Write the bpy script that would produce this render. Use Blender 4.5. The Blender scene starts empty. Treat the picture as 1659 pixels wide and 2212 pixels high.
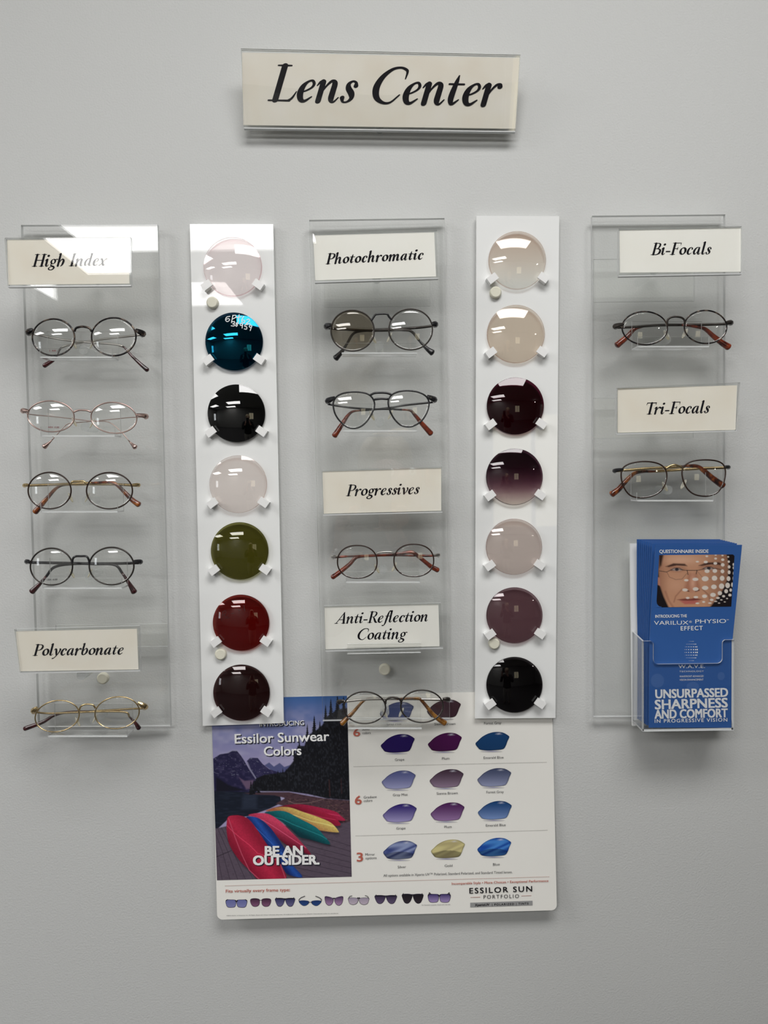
import bpy, math, random
import numpy as np
from mathutils import Vector
C = bpy.context.scene.collection
sc = bpy.context.scene
rng = random.Random(7)

# ------------------------------------------------------------------ camera
W, H = 1659, 2212
F = 1660.0
CAM_D, CAM_Z = 0.965, 1.55
PITCH, ROLL = math.radians(-2.4), math.radians(0.85)
_fwd = np.array([0, math.cos(PITCH), math.sin(PITCH)])
_r0 = np.array([1.0, 0, 0]); _u0 = np.cross(_r0, _fwd)
_right = math.cos(ROLL) * _r0 - math.sin(ROLL) * _u0
_up = math.sin(ROLL) * _r0 + math.cos(ROLL) * _u0
_cam = np.array([0, -CAM_D, CAM_Z])
cd = bpy.data.cameras.new('camera'); cam = bpy.data.objects.new('camera', cd); C.objects.link(cam)
cd.sensor_fit = 'VERTICAL'; cd.sensor_height = 36.0; cd.lens = 36.0 * F / H
cd.clip_start = 0.02; cd.clip_end = 50
from mathutils import Matrix
M = Matrix(((_right[0], _up[0], -_fwd[0], _cam[0]), (_right[1], _up[1], -_fwd[1], _cam[1]),
            (_right[2], _up[2], -_fwd[2], _cam[2]), (0, 0, 0, 1)))
cam.matrix_world = M
sc.camera = cam

# ------------------------------------------------------------------ world, exposure
w = bpy.data.worlds.new('world'); sc.world = w; w.use_nodes = True
w.node_tree.nodes['Background'].inputs[0].default_value = (0.02, 0.02, 0.02, 1)
sc.view_settings.view_transform = 'Standard'; sc.view_settings.look = 'None'
sc.view_settings.gamma = 1.0; sc.view_settings.use_curve_mapping = False
sc.view_settings.exposure = 0.0
LAMP = 11.7          # brightness of the ceiling light diffusers
try:
    sc.cycles.transparent_max_bounces = 48
    sc.cycles.max_bounces = 10
    sc.cycles.glossy_bounces = 5
    sc.cycles.sample_clamp_indirect = 6.0
except Exception:
    pass

# ------------------------------------------------------------------ geometry helpers
def P(px, py, h):
    """point standing h metres in front of the wall, from where the photo shows it"""
    d = _fwd + _right * (px - W / 2) / F + _up * (H / 2 - py) / F
    t = (-h - _cam[1]) / d[1]
    return _cam + d * t
def zf(ox, oy, s):
    return lambda p: (ox + p[0] / s, oy + p[1] / s)
def lin(c):
    r = []
    for v in c[:3]:
        v = v / 255.0
        r.append(v / 12.92 if v <= 0.04045 else ((v + 0.055) / 1.055) ** 2.4)
    return r
def smooth_path(pts, n=8, closed=False):
    pts = [np.array(p, float) for p in pts]
    m = len(pts); out = []
    rngi = range(m) if closed else range(m - 1)
    for i in rngi:
        p1, p2 = pts[i], pts[(i + 1) % m]
        p0 = pts[i - 1] if (i > 0 or closed) else 2 * p1 - p2
        p3 = pts[(i + 2) % m] if (i + 2 < m or closed) else 2 * p2 - p1
        for k in range(n):
            t = k / n
            out.append(0.5 * (2 * p1 + (p2 - p0) * t + (2 * p0 - 5 * p1 + 4 * p2 - p3) * t * t + (3 * p1 - p0 - 3 * p2 + p3) * t ** 3))
    if not closed: out.append(pts[-1])
    return out

class MB:
    def __init__(self): self.v = []; self.f = []; self.m = []; self.s = []; self.col = None
    def add(self, vs, fs, mi=0, smooth=False):
        b = len(self.v); self.v += [tuple(map(float, p)) for p in vs]
        for f in fs: self.f.append(tuple(i + b for i in f)); self.m.append(mi); self.s.append(smooth)
        return self
    def box(self, c, s, mi=0, rot=None):
        """box by centre and size; rot turns it in the wall plane (about y)"""
        vs = []
        for dx in (-.5, .5):
            for dy in (-.5, .5):
                for dz in (-.5, .5):
                    x, y, z = dx * s[0], dy * s[1], dz * s[2]
                    if rot: x, z = x * math.cos(rot) - z * math.sin(rot), x * math.sin(rot) + z * math.cos(rot)
                    vs.append((c[0] + x, c[1] + y, c[2] + z))
        return self.add(vs, [(0, 1, 3, 2), (4, 6, 7, 5), (0, 4, 5, 1), (2, 3, 7, 6), (0, 2, 6, 4), (1, 5, 7, 3)], mi)
    def slab(self, quad, t, me=1, mf=0):
        """sheet with front corners quad (tl,tr,br,bl) and thickness t into the wall"""
        q = [np.array(p) for p in quad]; b = [p + np.array([0, t, 0]) for p in q]
        self.add(q + b, [(3, 2, 1, 0), (4, 5, 6, 7)], mf)
        return self.add(q + b, [(0, 1, 5, 4), (1, 2, 6, 5), (2, 3, 7, 6), (3, 0, 4, 7)], me)
    def prism(self, outline, t, mi=0, me=None):
        """outline of 3d points, extruded t into the wall"""
        n = len(outline); q = [np.array(p) for p in outline]; b = [p + np.array([0, t, 0]) for p in q]
        self.add(q + b, [tuple(range(n))[::-1], tuple(range(n, 2 * n))], mi)
        return self.add(q + b, [(i, (i + 1) % n, n + (i + 1) % n, n + i) for i in range(n)], mi if me is None else me)
    def flat(self, pts, mi=0):
        return self.add(pts, [tuple(range(len(pts)))], mi)
    def tube(self, pts, r, n=8, closed=False, mi=0, flat=1.0, turn=0.0, smooth=True):
        pts = [np.array(p, float) for p in pts]; m = len(pts)
        rs = r if hasattr(r, '__len__') else [r] * m
        vs = []; prev = np.array([0, -1.0, 0])
        for i, p in enumerate(pts):
            a = pts[i - 1] if (i > 0 or closed) else p
            b = pts[(i + 1) % m] if (i < m - 1 or closed) else p
            t = b - a; t = t / (np.linalg.norm(t) + 1e-12)
            u = prev - t * (prev @ t); u /= (np.linalg.norm(u) + 1e-12)
            v = np.cross(t, u); prev = u if not closed else np.array([0, -1.0, 0])
            for k in range(n):
                an = 2 * math.pi * k / n + turn
                vs.append(p + rs[i] * (math.cos(an) * u + flat * math.sin(an) * v))
        fs = []
        for i in range(m if closed else m - 1):
            for k in range(n):
                j = (i + 1) % m
                fs.append((i * n + k, i * n + (k + 1) % n, j * n + (k + 1) % n, j * n + k))
        if not closed:
            fs.append(tuple(range(n))[::-1]); fs.append(tuple((m - 1) * n + k for k in range(n)))
        return self.add(vs, fs, mi, smooth)
    def cyl(self, c, r, y0, y1, n=28, mi=0, bevel=0.0):
        """round disc on the wall axis from depth y0 (back) to y1 (front)"""
        prof = [(r, y0), (r, y1 + bevel), (r - bevel * .4, y1 + bevel * .35), (r - bevel, y1)] if bevel else [(r, y0), (r, y1)]
        vs = []
        for rr, y in prof:
            for k in range(n):
                an = 2 * math.pi * k / n
                vs.append((c[0] + rr * math.cos(an), y, c[2] + rr * math.sin(an)))
        fs = []
        for i in range(len(prof) - 1):
            for k in range(n):
                fs.append((i * n + k, i * n + (k + 1) % n, (i + 1) * n + (k + 1) % n, (i + 1) * n + k))
        self.add(vs, fs, mi, bool(bevel))
        self.add(vs, [tuple((len(prof) - 1) * n + k for k in range(n)), tuple(range(n))[::-1]], mi)
        return self
    def ball(self, c, r, n=10, axes=None, mi=0):
        vs = []; fs = []
        ax = axes or ((r, 0, 0), (0, r, 0), (0, 0, r)); ax = [np.array(a, float) for a in ax]
        for i in range(n + 1):
            th = math.pi * i / n
            for k in range(2 * n):
                ph = math.pi * k / n
                vs.append(np.array(c) + ax[0] * math.sin(th) * math.cos(ph) + ax[1] * math.sin(th) * math.sin(ph) + ax[2] * math.cos(th))
        for i in range(n):
            for k in range(2 * n):
                fs.append((i * 2 * n + k, i * 2 * n + (k + 1) % (2 * n), (i + 1) * 2 * n + (k + 1) % (2 * n), (i + 1) * 2 * n + k))
        return self.add(vs, fs, mi, True)
    def build(self, name, mats, parent=None, loc=None):
        o0 = np.array(loc if loc is not None else (world_loc(parent) if parent else (0, 0, 0)), float)
        me = bpy.data.meshes.new(name)
        me.from_pydata([tuple(np.array(p) - o0) for p in self.v], [], self.f)
        for mt in (mats if isinstance(mats, (list, tuple)) else [mats]): me.materials.append(mt)
        me.polygons.foreach_set('material_index', self.m)
        me.polygons.foreach_set('use_smooth', self.s)
        if self.col is not None:
            a = me.color_attributes.new('print', 'FLOAT_COLOR', 'POINT')
            a.data.foreach_set('color', np.concatenate([self.col, np.ones((len(self.col), 1))], 1).astype(np.float32).ravel())
        me.update()
        o = bpy.data.objects.new(name, me); C.objects.link(o)
        if parent:
            o.parent = parent; o.location = tuple(o0 - world_loc(parent))
        else:
            o.location = tuple(o0)
        return o
def world_loc(o):
    r = np.zeros(3)
    while o: r += np.array(o.location); o = o.parent
    return r
def tag(o, label=None, cat=None, group=None, kind=None):
    if label: o['label'] = label
    if cat: o['category'] = cat
    if group: o['group'] = group
    if kind: o['kind'] = kind
    return o
def thing(name, label, cat, loc, group=None):
    o = bpy.data.objects.new(name, None); C.objects.link(o); o.location = tuple(loc)
    o.empty_display_size = 0.02
    return tag(o, label, cat, group)

# ------------------------------------------------------------------ materials
def mat(name, col, rough=.5, metal=0.0, spec=.5, bump=None, coat=0.0):
    m = bpy.data.materials.new(name); m.use_nodes = True
    nt = m.node_tree; b = nt.nodes['Principled BSDF']
    b.inputs['Base Color'].default_value = (*col, 1); b.inputs['Roughness'].default_value = rough
    b.inputs['Metallic'].default_value = metal; b.inputs['Specular IOR Level'].default_value = spec
    b.inputs['Coat Weight'].default_value = coat
    if bump:
        tc = nt.nodes.new('ShaderNodeTexCoord'); no = nt.nodes.new('ShaderNodeTexNoise'); bp = nt.nodes.new('ShaderNodeBump')
        no.inputs['Scale'].default_value = bump[0]; no.inputs['Detail'].default_value = bump[2] if len(bump) > 2 else 2
        bp.inputs['Strength'].default_value = bump[1]; bp.inputs['Distance'].default_value = bump[3] if len(bump) > 3 else .001
        nt.links.new(tc.outputs['Object'], no.inputs['Vector']); nt.links.new(no.outputs['Fac'], bp.inputs['Height'])
        nt.links.new(bp.outputs['Normal'], b.inputs['Normal'])
    return m
def mat_noise(name, stops, scale, rough=.4, metal=0.0, coat=0.0, detail=2.0, stretch=(1, 1, 1)):
    m = mat(name, (1, 1, 1), rough, metal, coat=coat); nt = m.node_tree; b = nt.nodes['Principled BSDF']
    tc = nt.nodes.new('ShaderNodeTexCoord'); mp = nt.nodes.new('ShaderNodeMapping'); mp.inputs['Scale'].default_value = stretch
    no = nt.nodes.new('ShaderNodeTexNoise'); no.inputs['Scale'].default_value = scale; no.inputs['Detail'].default_value = detail
    cr = nt.nodes.new('ShaderNodeValToRGB')
    while len(cr.color_ramp.elements) < len(stops): cr.color_ramp.elements.new(.5)
    for e, (p, c) in zip(cr.color_ramp.elements, stops): e.position = p; e.color = (*c, 1)
    nt.links.new(tc.outputs['Object'], mp.inputs[0]); nt.links.new(mp.outputs[0], no.inputs['Vector'])
    nt.links.new(no.outputs['Fac'], cr.inputs[0]); nt.links.new(cr.outputs[0], b.inputs['Base Color'])
    return m
def clear(name, tint=(.97, .975, .97), ior=1.49, gloss=(1, 1, 1), extra=0.0, haze=0.0, gradient=None, rough=0.0):
    """clear or tinted plastic: reflects by Fresnel, lets tinted light through; same from both sides of a face"""
    m = bpy.data.materials.new(name); m.use_nodes = True; nt = m.node_tree; nt.nodes.clear()
    N = nt.nodes.new; L = nt.links.new
    out = N('ShaderNodeOutputMaterial'); mix = N('ShaderNodeMixShader'); tr = N('ShaderNodeBsdfTransparent'); gl = N('ShaderNodeBsdfGlossy')
    geo = N('ShaderNodeNewGeometry'); mr = N('ShaderNodeMapRange'); fr = N('ShaderNodeFresnel')
    mr.inputs['To Min'].default_value = ior; mr.inputs['To Max'].default_value = 1 / ior
    L(geo.outputs['Backfacing'], mr.inputs['Value']); L(mr.outputs[0], fr.inputs['IOR'])
    fac = fr.outputs[0]
    if extra:
        ad = N('ShaderNodeMath'); ad.operation = 'ADD'; ad.use_clamp = True; ad.inputs[1].default_value = extra
        L(fac, ad.inputs[0]); fac = ad.outputs[0]
    tr.inputs[0].default_value = (*tint, 1); gl.inputs['Color'].default_value = (*gloss, 1); gl.inputs['Roughness'].default_value = rough
    if gradient:
        tc = N('ShaderNodeTexCoord'); sx = N('ShaderNodeSeparateXYZ'); m2 = N('ShaderNodeMapRange'); cr = N('ShaderNodeValToRGB')
        m2.inputs['From Min'].default_value = -.036; m2.inputs['From Max'].default_value = .036
        while len(cr.color_ramp.elements) < len(gradient): cr.color_ramp.elements.new(.5)
        for e, (p, c) in zip(cr.color_ramp.elements, gradient): e.position = p; e.color = (*c, 1)
        L(tc.outputs['Object'], sx.inputs[0]); L(sx.outputs['Z'], m2.inputs['Value']); L(m2.outputs[0], cr.inputs[0]); L(cr.outputs[0], tr.inputs[0])
    base = tr.outputs[0]
    if haze:
        df = N('ShaderNodeBsdfDiffuse'); df.inputs[0].default_value = (*(.66, .67, .67), 1) if haze > .8 else (.85, .86, .86, 1)
        mh = N('ShaderNodeMixShader'); mh.inputs[0].default_value = haze
        L(tr.outputs[0], mh.inputs[1]); L(df.outputs[0], mh.inputs[2]); base = mh.outputs[0]
    L(fac, mix.inputs[0]); L(base, mix.inputs[1]); L(gl.outputs[0], mix.inputs[2]); L(mix.outputs[0], out.inputs[0])
    return m
def mat_emit(name, col, s):
    m = bpy.data.materials.new(name); m.use_nodes = True; nt = m.node_tree; nt.nodes.clear()
    o = nt.nodes.new('ShaderNodeOutputMaterial'); e = nt.nodes.new('ShaderNodeEmission')
    e.inputs[0].default_value = (*col, 1); e.inputs[1].default_value = s; nt.links.new(e.outputs[0], o.inputs[0]); return m
def mat_print(name, rough=.35):
    m = mat(name, (1, 1, 1), rough); nt = m.node_tree
    a = nt.nodes.new('ShaderNodeVertexColor'); a.layer_name = 'print'
    nt.links.new(a.outputs[0], nt.nodes['Principled BSDF'].inputs['Base Color']); return m

WALL = mat('painted wall', (.62, .628, .618), .7, bump=(430, .32, 3, .0013), spec=.25)
ROOM = mat('room paint', (.28, .28, .27), .8)
CEIL = mat_noise('ceiling tile', [(.3, (.42, .42, .41)), (.7, (.5, .5, .49))], 300, .9)
FLOOR = mat_noise('carpet', [(.3, (.05, .05, .055)), (.7, (.08, .078, .078))], 900, .95)
LAMPFRAME = mat('white enamel', (.8, .8, .8), .4)
LAMPGLOW = mat_emit('lit diffuser', (1.0, .99, .975), LAMP)
WINGLOW = mat_emit('lit window', (1.0, .9, .62), 1.6)
ACR = clear('clear acrylic', (.992, .994, .992))
ACR_EDGE = clear('acrylic sawn edge', (.9, .92, .91), haze=.92, rough=.15)
ACR_PEG = clear('acrylic rod', (.93, .94, .94), haze=.16)
WHITE = mat('white acrylic', (.895, .905, .895), .015, spec=.55)
CLIPW = mat('white plastic', (.92, .92, .91), .35)
CAP = mat('cream plastic', (.80, .78, .65), .5, bump=(900, .2))
CARD = mat_noise('yellowed card', [(.3, (.86, .80, .69)), (.5, (.89, .845, .745)), (.75, (.91, .87, .79))], 22, .7, detail=4)
CARDW = mat_noise('cream card', [(.3, (.93, .915, .85)), (.7, (.95, .94, .89))], 15, .7)
INK = mat('black ink', (.008, .007, .01), .8, spec=.1)
BLACK = mat('black frame enamel', (.012, .012, .014), .25, coat=.4)
GOLD = mat('gold metal', (.62, .47, .25), .25, 1.0)
ROSE = mat('rose gold metal', (.55, .40, .36), .28, 1.0)
SILVER = mat('brushed silver metal', (.5, .48, .45), .3, 1.0)
GUN = mat('gunmetal', (.055, .048, .043), .3, .7)
BROWNM = mat('brown enamelled metal', (.03, .014, .009), .3, .25)
TORTM = mat_noise('mottled dark metal', [(.45, (.012, .011, .012)), (.55, (.05, .035, .03)), (.68, (.22, .17, .13))], 160, .25, .5)
TORT = mat_noise('tortoiseshell plastic', [(.36, (.03, .008, .005)), (.52, (.16, .03, .008)), (.68, (.42, .13, .02))], 140, .15, coat=.6)
REDT = mat_noise('red brown plastic', [(.35, (.06, .008, .006)), (.65, (.28, .045, .015))], 120, .15, coat=.6)
BURG = mat_noise('dark burgundy plastic', [(.35, (.015, .004, .006)), (.7, (.09, .012, .014))], 120, .15, coat=.6)
AMBER = mat_noise('amber plastic', [(.35, (.1, .03, .005)), (.65, (.45, .2, .03))], 120, .15, coat=.6)
PAD = clear('silicone pad', (.86, .80, .58), haze=.35, rough=.2)
SPEC = clear('spectacle lens', (.985, .985, .98), 1.56)
SPEC_TINT = clear('grey brown spectacle lens', (.72, .68, .61), 1.56)
PAPER = mat('poster paper', (.90, .885, .835), .35, spec=.4)
PRINT = mat_print('printed picture', .32)
BLUE = mat('blue brochure paper', (.036, .118, .37), .35, spec=.4)
WINK = mat('white print', (.86, .87, .88), .5)
WINKP = mat('white lettering', (.92, .92, .91), .4)
SHADOWINK = mat('dark lettering edge', (.015, .017, .03), .4)
GREYINK = mat('grey lettering', (.06, .06, .065), .5)
REDINK = mat('coral lettering', (.52, .13, .09), .5)
PINKINK = mat('pale coral rule', (.5, .26, .22), .5)
DOTINK = mat('grey dotted rule', (.33, .31, .30), .5)
BARINK = mat('grey bar', (.33, .33, .33), .35)
FAINT = mat('pale blue print', (.06, .15, .41), .4)

# ------------------------------------------------------------------ setting
def struct(name, quad, m):
    return tag(MB().flat(quad).build(name, m), kind='structure')
X0, X1, Y0, ZT = -4.6, 4.6, -4.75, 2.8
struct('wall_front', [(X0, 0, 0), (X1, 0, 0), (X1, 0, ZT), (X0, 0, ZT)], WALL)
struct('wall_back', [(X1, Y0, 0), (X0, Y0, 0), (X0, Y0, ZT), (X1, Y0, ZT)], ROOM)
struct('wall_left', [(X0, Y0, 0), (X0, 0, 0), (X0, 0, ZT), (X0, Y0, ZT)], ROOM)
struct('wall_right', [(X1, 0, 0), (X1, Y0, 0), (X1, Y0, ZT), (X1, 0, ZT)], ROOM)
struct('floor', [(X0, Y0, 0), (X1, Y0, 0), (X1, 0, 0), (X0, 0, 0)], FLOOR)
struct('ceiling', [(X0, 0, ZT), (X1, 0, ZT), (X1, Y0, ZT), (X0, Y0, ZT)], CEIL)
wn = tag(MB().box((1.1, Y0 + .02, 1.6), (.60, .02, .82)).build('window_1', WINGLOW, loc=(1.1, Y0, 1.6)), kind='structure')
fr = MB()
for dx, dz, sx, sz in ((-.32, 0, .05, .92), (.32, 0, .05, .92), (0, .435, .64, .05), (0, -.435, .64, .05), (0, 0, .03, .82)):
    fr.box((1.1 + dx, Y0 + .03, 1.6 + dz), (sx, .055, sz))
fr.build('window_frame', LAMPFRAME, wn)

w2 = tag(MB().box((X0 + .02, -4.3, 1.6), (.02, .5, 1.0)).build('window_2', mat_emit('daylit window', (.92, .97, 1.0), 5.0), loc=(X0, -4.3, 1.6)), kind='structure')
fr = MB()
for dy, dz, sy, sz in ((-.27, 0, .05, 1.1), (.27, 0, .05, 1.1), (0, .52, .5, .05), (0, -.52, .5, .05), (0, 0, .5, .03)):
    fr.box((X0 + .03, -4.3 + dy, 1.6 + dz), (.055, sy, sz))
fr.build('window_frame', LAMPFRAME, w2)
pend = thing('pendant_lamp', 'small round white pendant lamp hanging at the far right of the room', 'lamp', (3.41, -3.64, ZT))
MB().tube([(3.41, -3.64, ZT), (3.41, -3.64, 2.56)], .006).build('cord', LAMPFRAME, pend)
MB().ball((3.41, -3.64, 2.5), .06).build('globe', mat_emit('lit globe', (1, .97, .9), 25.0), pend)

lamps = [(-.32, .85, -.81, -1.40, 'nearest the sign wall, just right of centre'),
         (-2.76, -1.56, -.81, -1.40, 'nearest the sign wall, far left'),
         (-1.53, -.33, -2.55, -3.22, 'second row from the sign wall, left of centre'),
         (-3.95, -2.75, -2.55, -3.22, 'second row from the sign wall, far left'),
         (-2.18, -.96, -3.85, -4.5, 'third row, closest to the back wall')]
for a, b, c, d, txt in lamps:
    t = thing('ceiling_light', 'white recessed ceiling light panel ' + txt, 'light', ((a + b) / 2, (c + d) / 2, ZT), 'ceiling light panels')
    f = MB(); z = ZT - .008
    for (x0, x1, y0, y1) in ((a - .02, a, d - .02, c + .02), (b, b + .02, d - .02, c + .02), (a, b, c, c + .02), (a, b, d - .02, d)):
        f.box(((x0 + x1) / 2, (y0 + y1) / 2, z), (x1 - x0, y1 - y0, .016))
    f.build('frame', LAMPFRAME, t)
    MB().add([(a, d, ZT - .006), (b, d, ZT - .006), (b, c, ZT - .006), (a, c, ZT - .006)], [(0, 3, 2, 1)]).build('diffuser', LAMPGLOW, t)

# ------------------------------------------------------------------ lettering
_fc = {}
def font_mesh(s, bold=0.0, space=1.0):
    k = (s, bold, space)
    if k in _fc: return _fc[k]
    cu = bpy.data.curves.new('lettering', 'FONT'); cu.body = s; cu.size = 1; cu.offset = bold; cu.space_character = space
    cu.resolution_u = 3; cu.dimensions = '2D'; cu.fill_mode = 'BOTH'
    o = bpy.data.objects.new('lettering', cu); C.objects.link(o)
    dg = bpy.context.evaluated_depsgraph_get(); dg.update()
    me = bpy.data.meshes.new_from_object(o.evaluated_get(dg))
    vs = np.zeros(len(me.vertices) * 3); me.vertices.foreach_get('co', vs); vs = vs.reshape(-1, 3)[:, :2]
    fs = [tuple(p.vertices) for p in me.polygons]
    bpy.data.objects.remove(o); bpy.data.curves.remove(cu); bpy.data.meshes.remove(me)
    _fc[k] = (vs, fs); return _fc[k]
CAPH = font_mesh('H')[0][:, 1].max()
def text(mb, s, a, b, cap, surf, eps, mi=0, bold=0.0, space=1.0, off=(0, 0)):
    """plain lettering from baseline point a to b (photo pixels), cap height in pixels, laid on surface surf"""
    vs, fs = font_mesh(s, 0.0, space)
    x0, x1 = vs[:, 0].min(), vs[:, 0].max()
    a = np.array(a, float) + off; b = np.array(b, float) + off; d = b - a; ln = np.linalg.norm(d); d /= ln; n = np.array([d[1], -d[0]])
    b_ = bold / CAPH * cap * .9
    for k, (ox, oy) in enumerate(((0, 0), (-b_, b_ * .6), (b_, b_ * .6), (-b_, -b_ * .6), (b_, -b_ * .6)) if bold > .008 else ((0, 0),)):
        out = []
        for x, y in vs:
            q = a + d * ((x - x0) / (x1 - x0) * ln + ox) + n * (y / CAPH * cap + oy)
            out.append(surf(q[0], q[1], eps + k * .00003))
        mb.add(out, fs, mi)

# serif italic letters, each a list of pen strokes (x, y, width); cap height 1, drawn upright and then slanted
ENTRY = [(-.02, .45, .03), (.03, .54, .06), (.09, .57, .10)]
EXIT = [(.0, .12, .125), (.03, .03, .09), (.09, .015, .05), (.17, .13, .03)]
def _exit(x): return [(x + p[0], p[1], p[2]) for p in EXIT]
def _serif(x, y, a=.16): return [(x - a, y, .035), (x, y, .05), (x + a, y, .035)]
def _ring(cx, cy, rx, ry, tk, tn):
    return [(cx + rx * math.cos(t), cy + ry * math.sin(t), tn + (tk - tn) * abs(math.cos(t - .35)) ** 1.3) for t in [2 * math.pi * i / 14 for i in range(15)]]
def _arch(x): return [(x, .2, .03), (x + .085, .43, .045), (x + .19, .575, .075), (x + .275, .52, .115), (x + .28, .3, .125)]
_stem = lambda x, y0, y1, w=.13: [(x, y0, w), (x, y1, w)]
_bowl = [(.40, .545, .04), (.30, .585, .05), (.17, .51, .09), (.085, .27, .13), (.12, .06, .10), (.19, .03, .06), (.30, .19, .035), (.385, .42, .03)]
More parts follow.
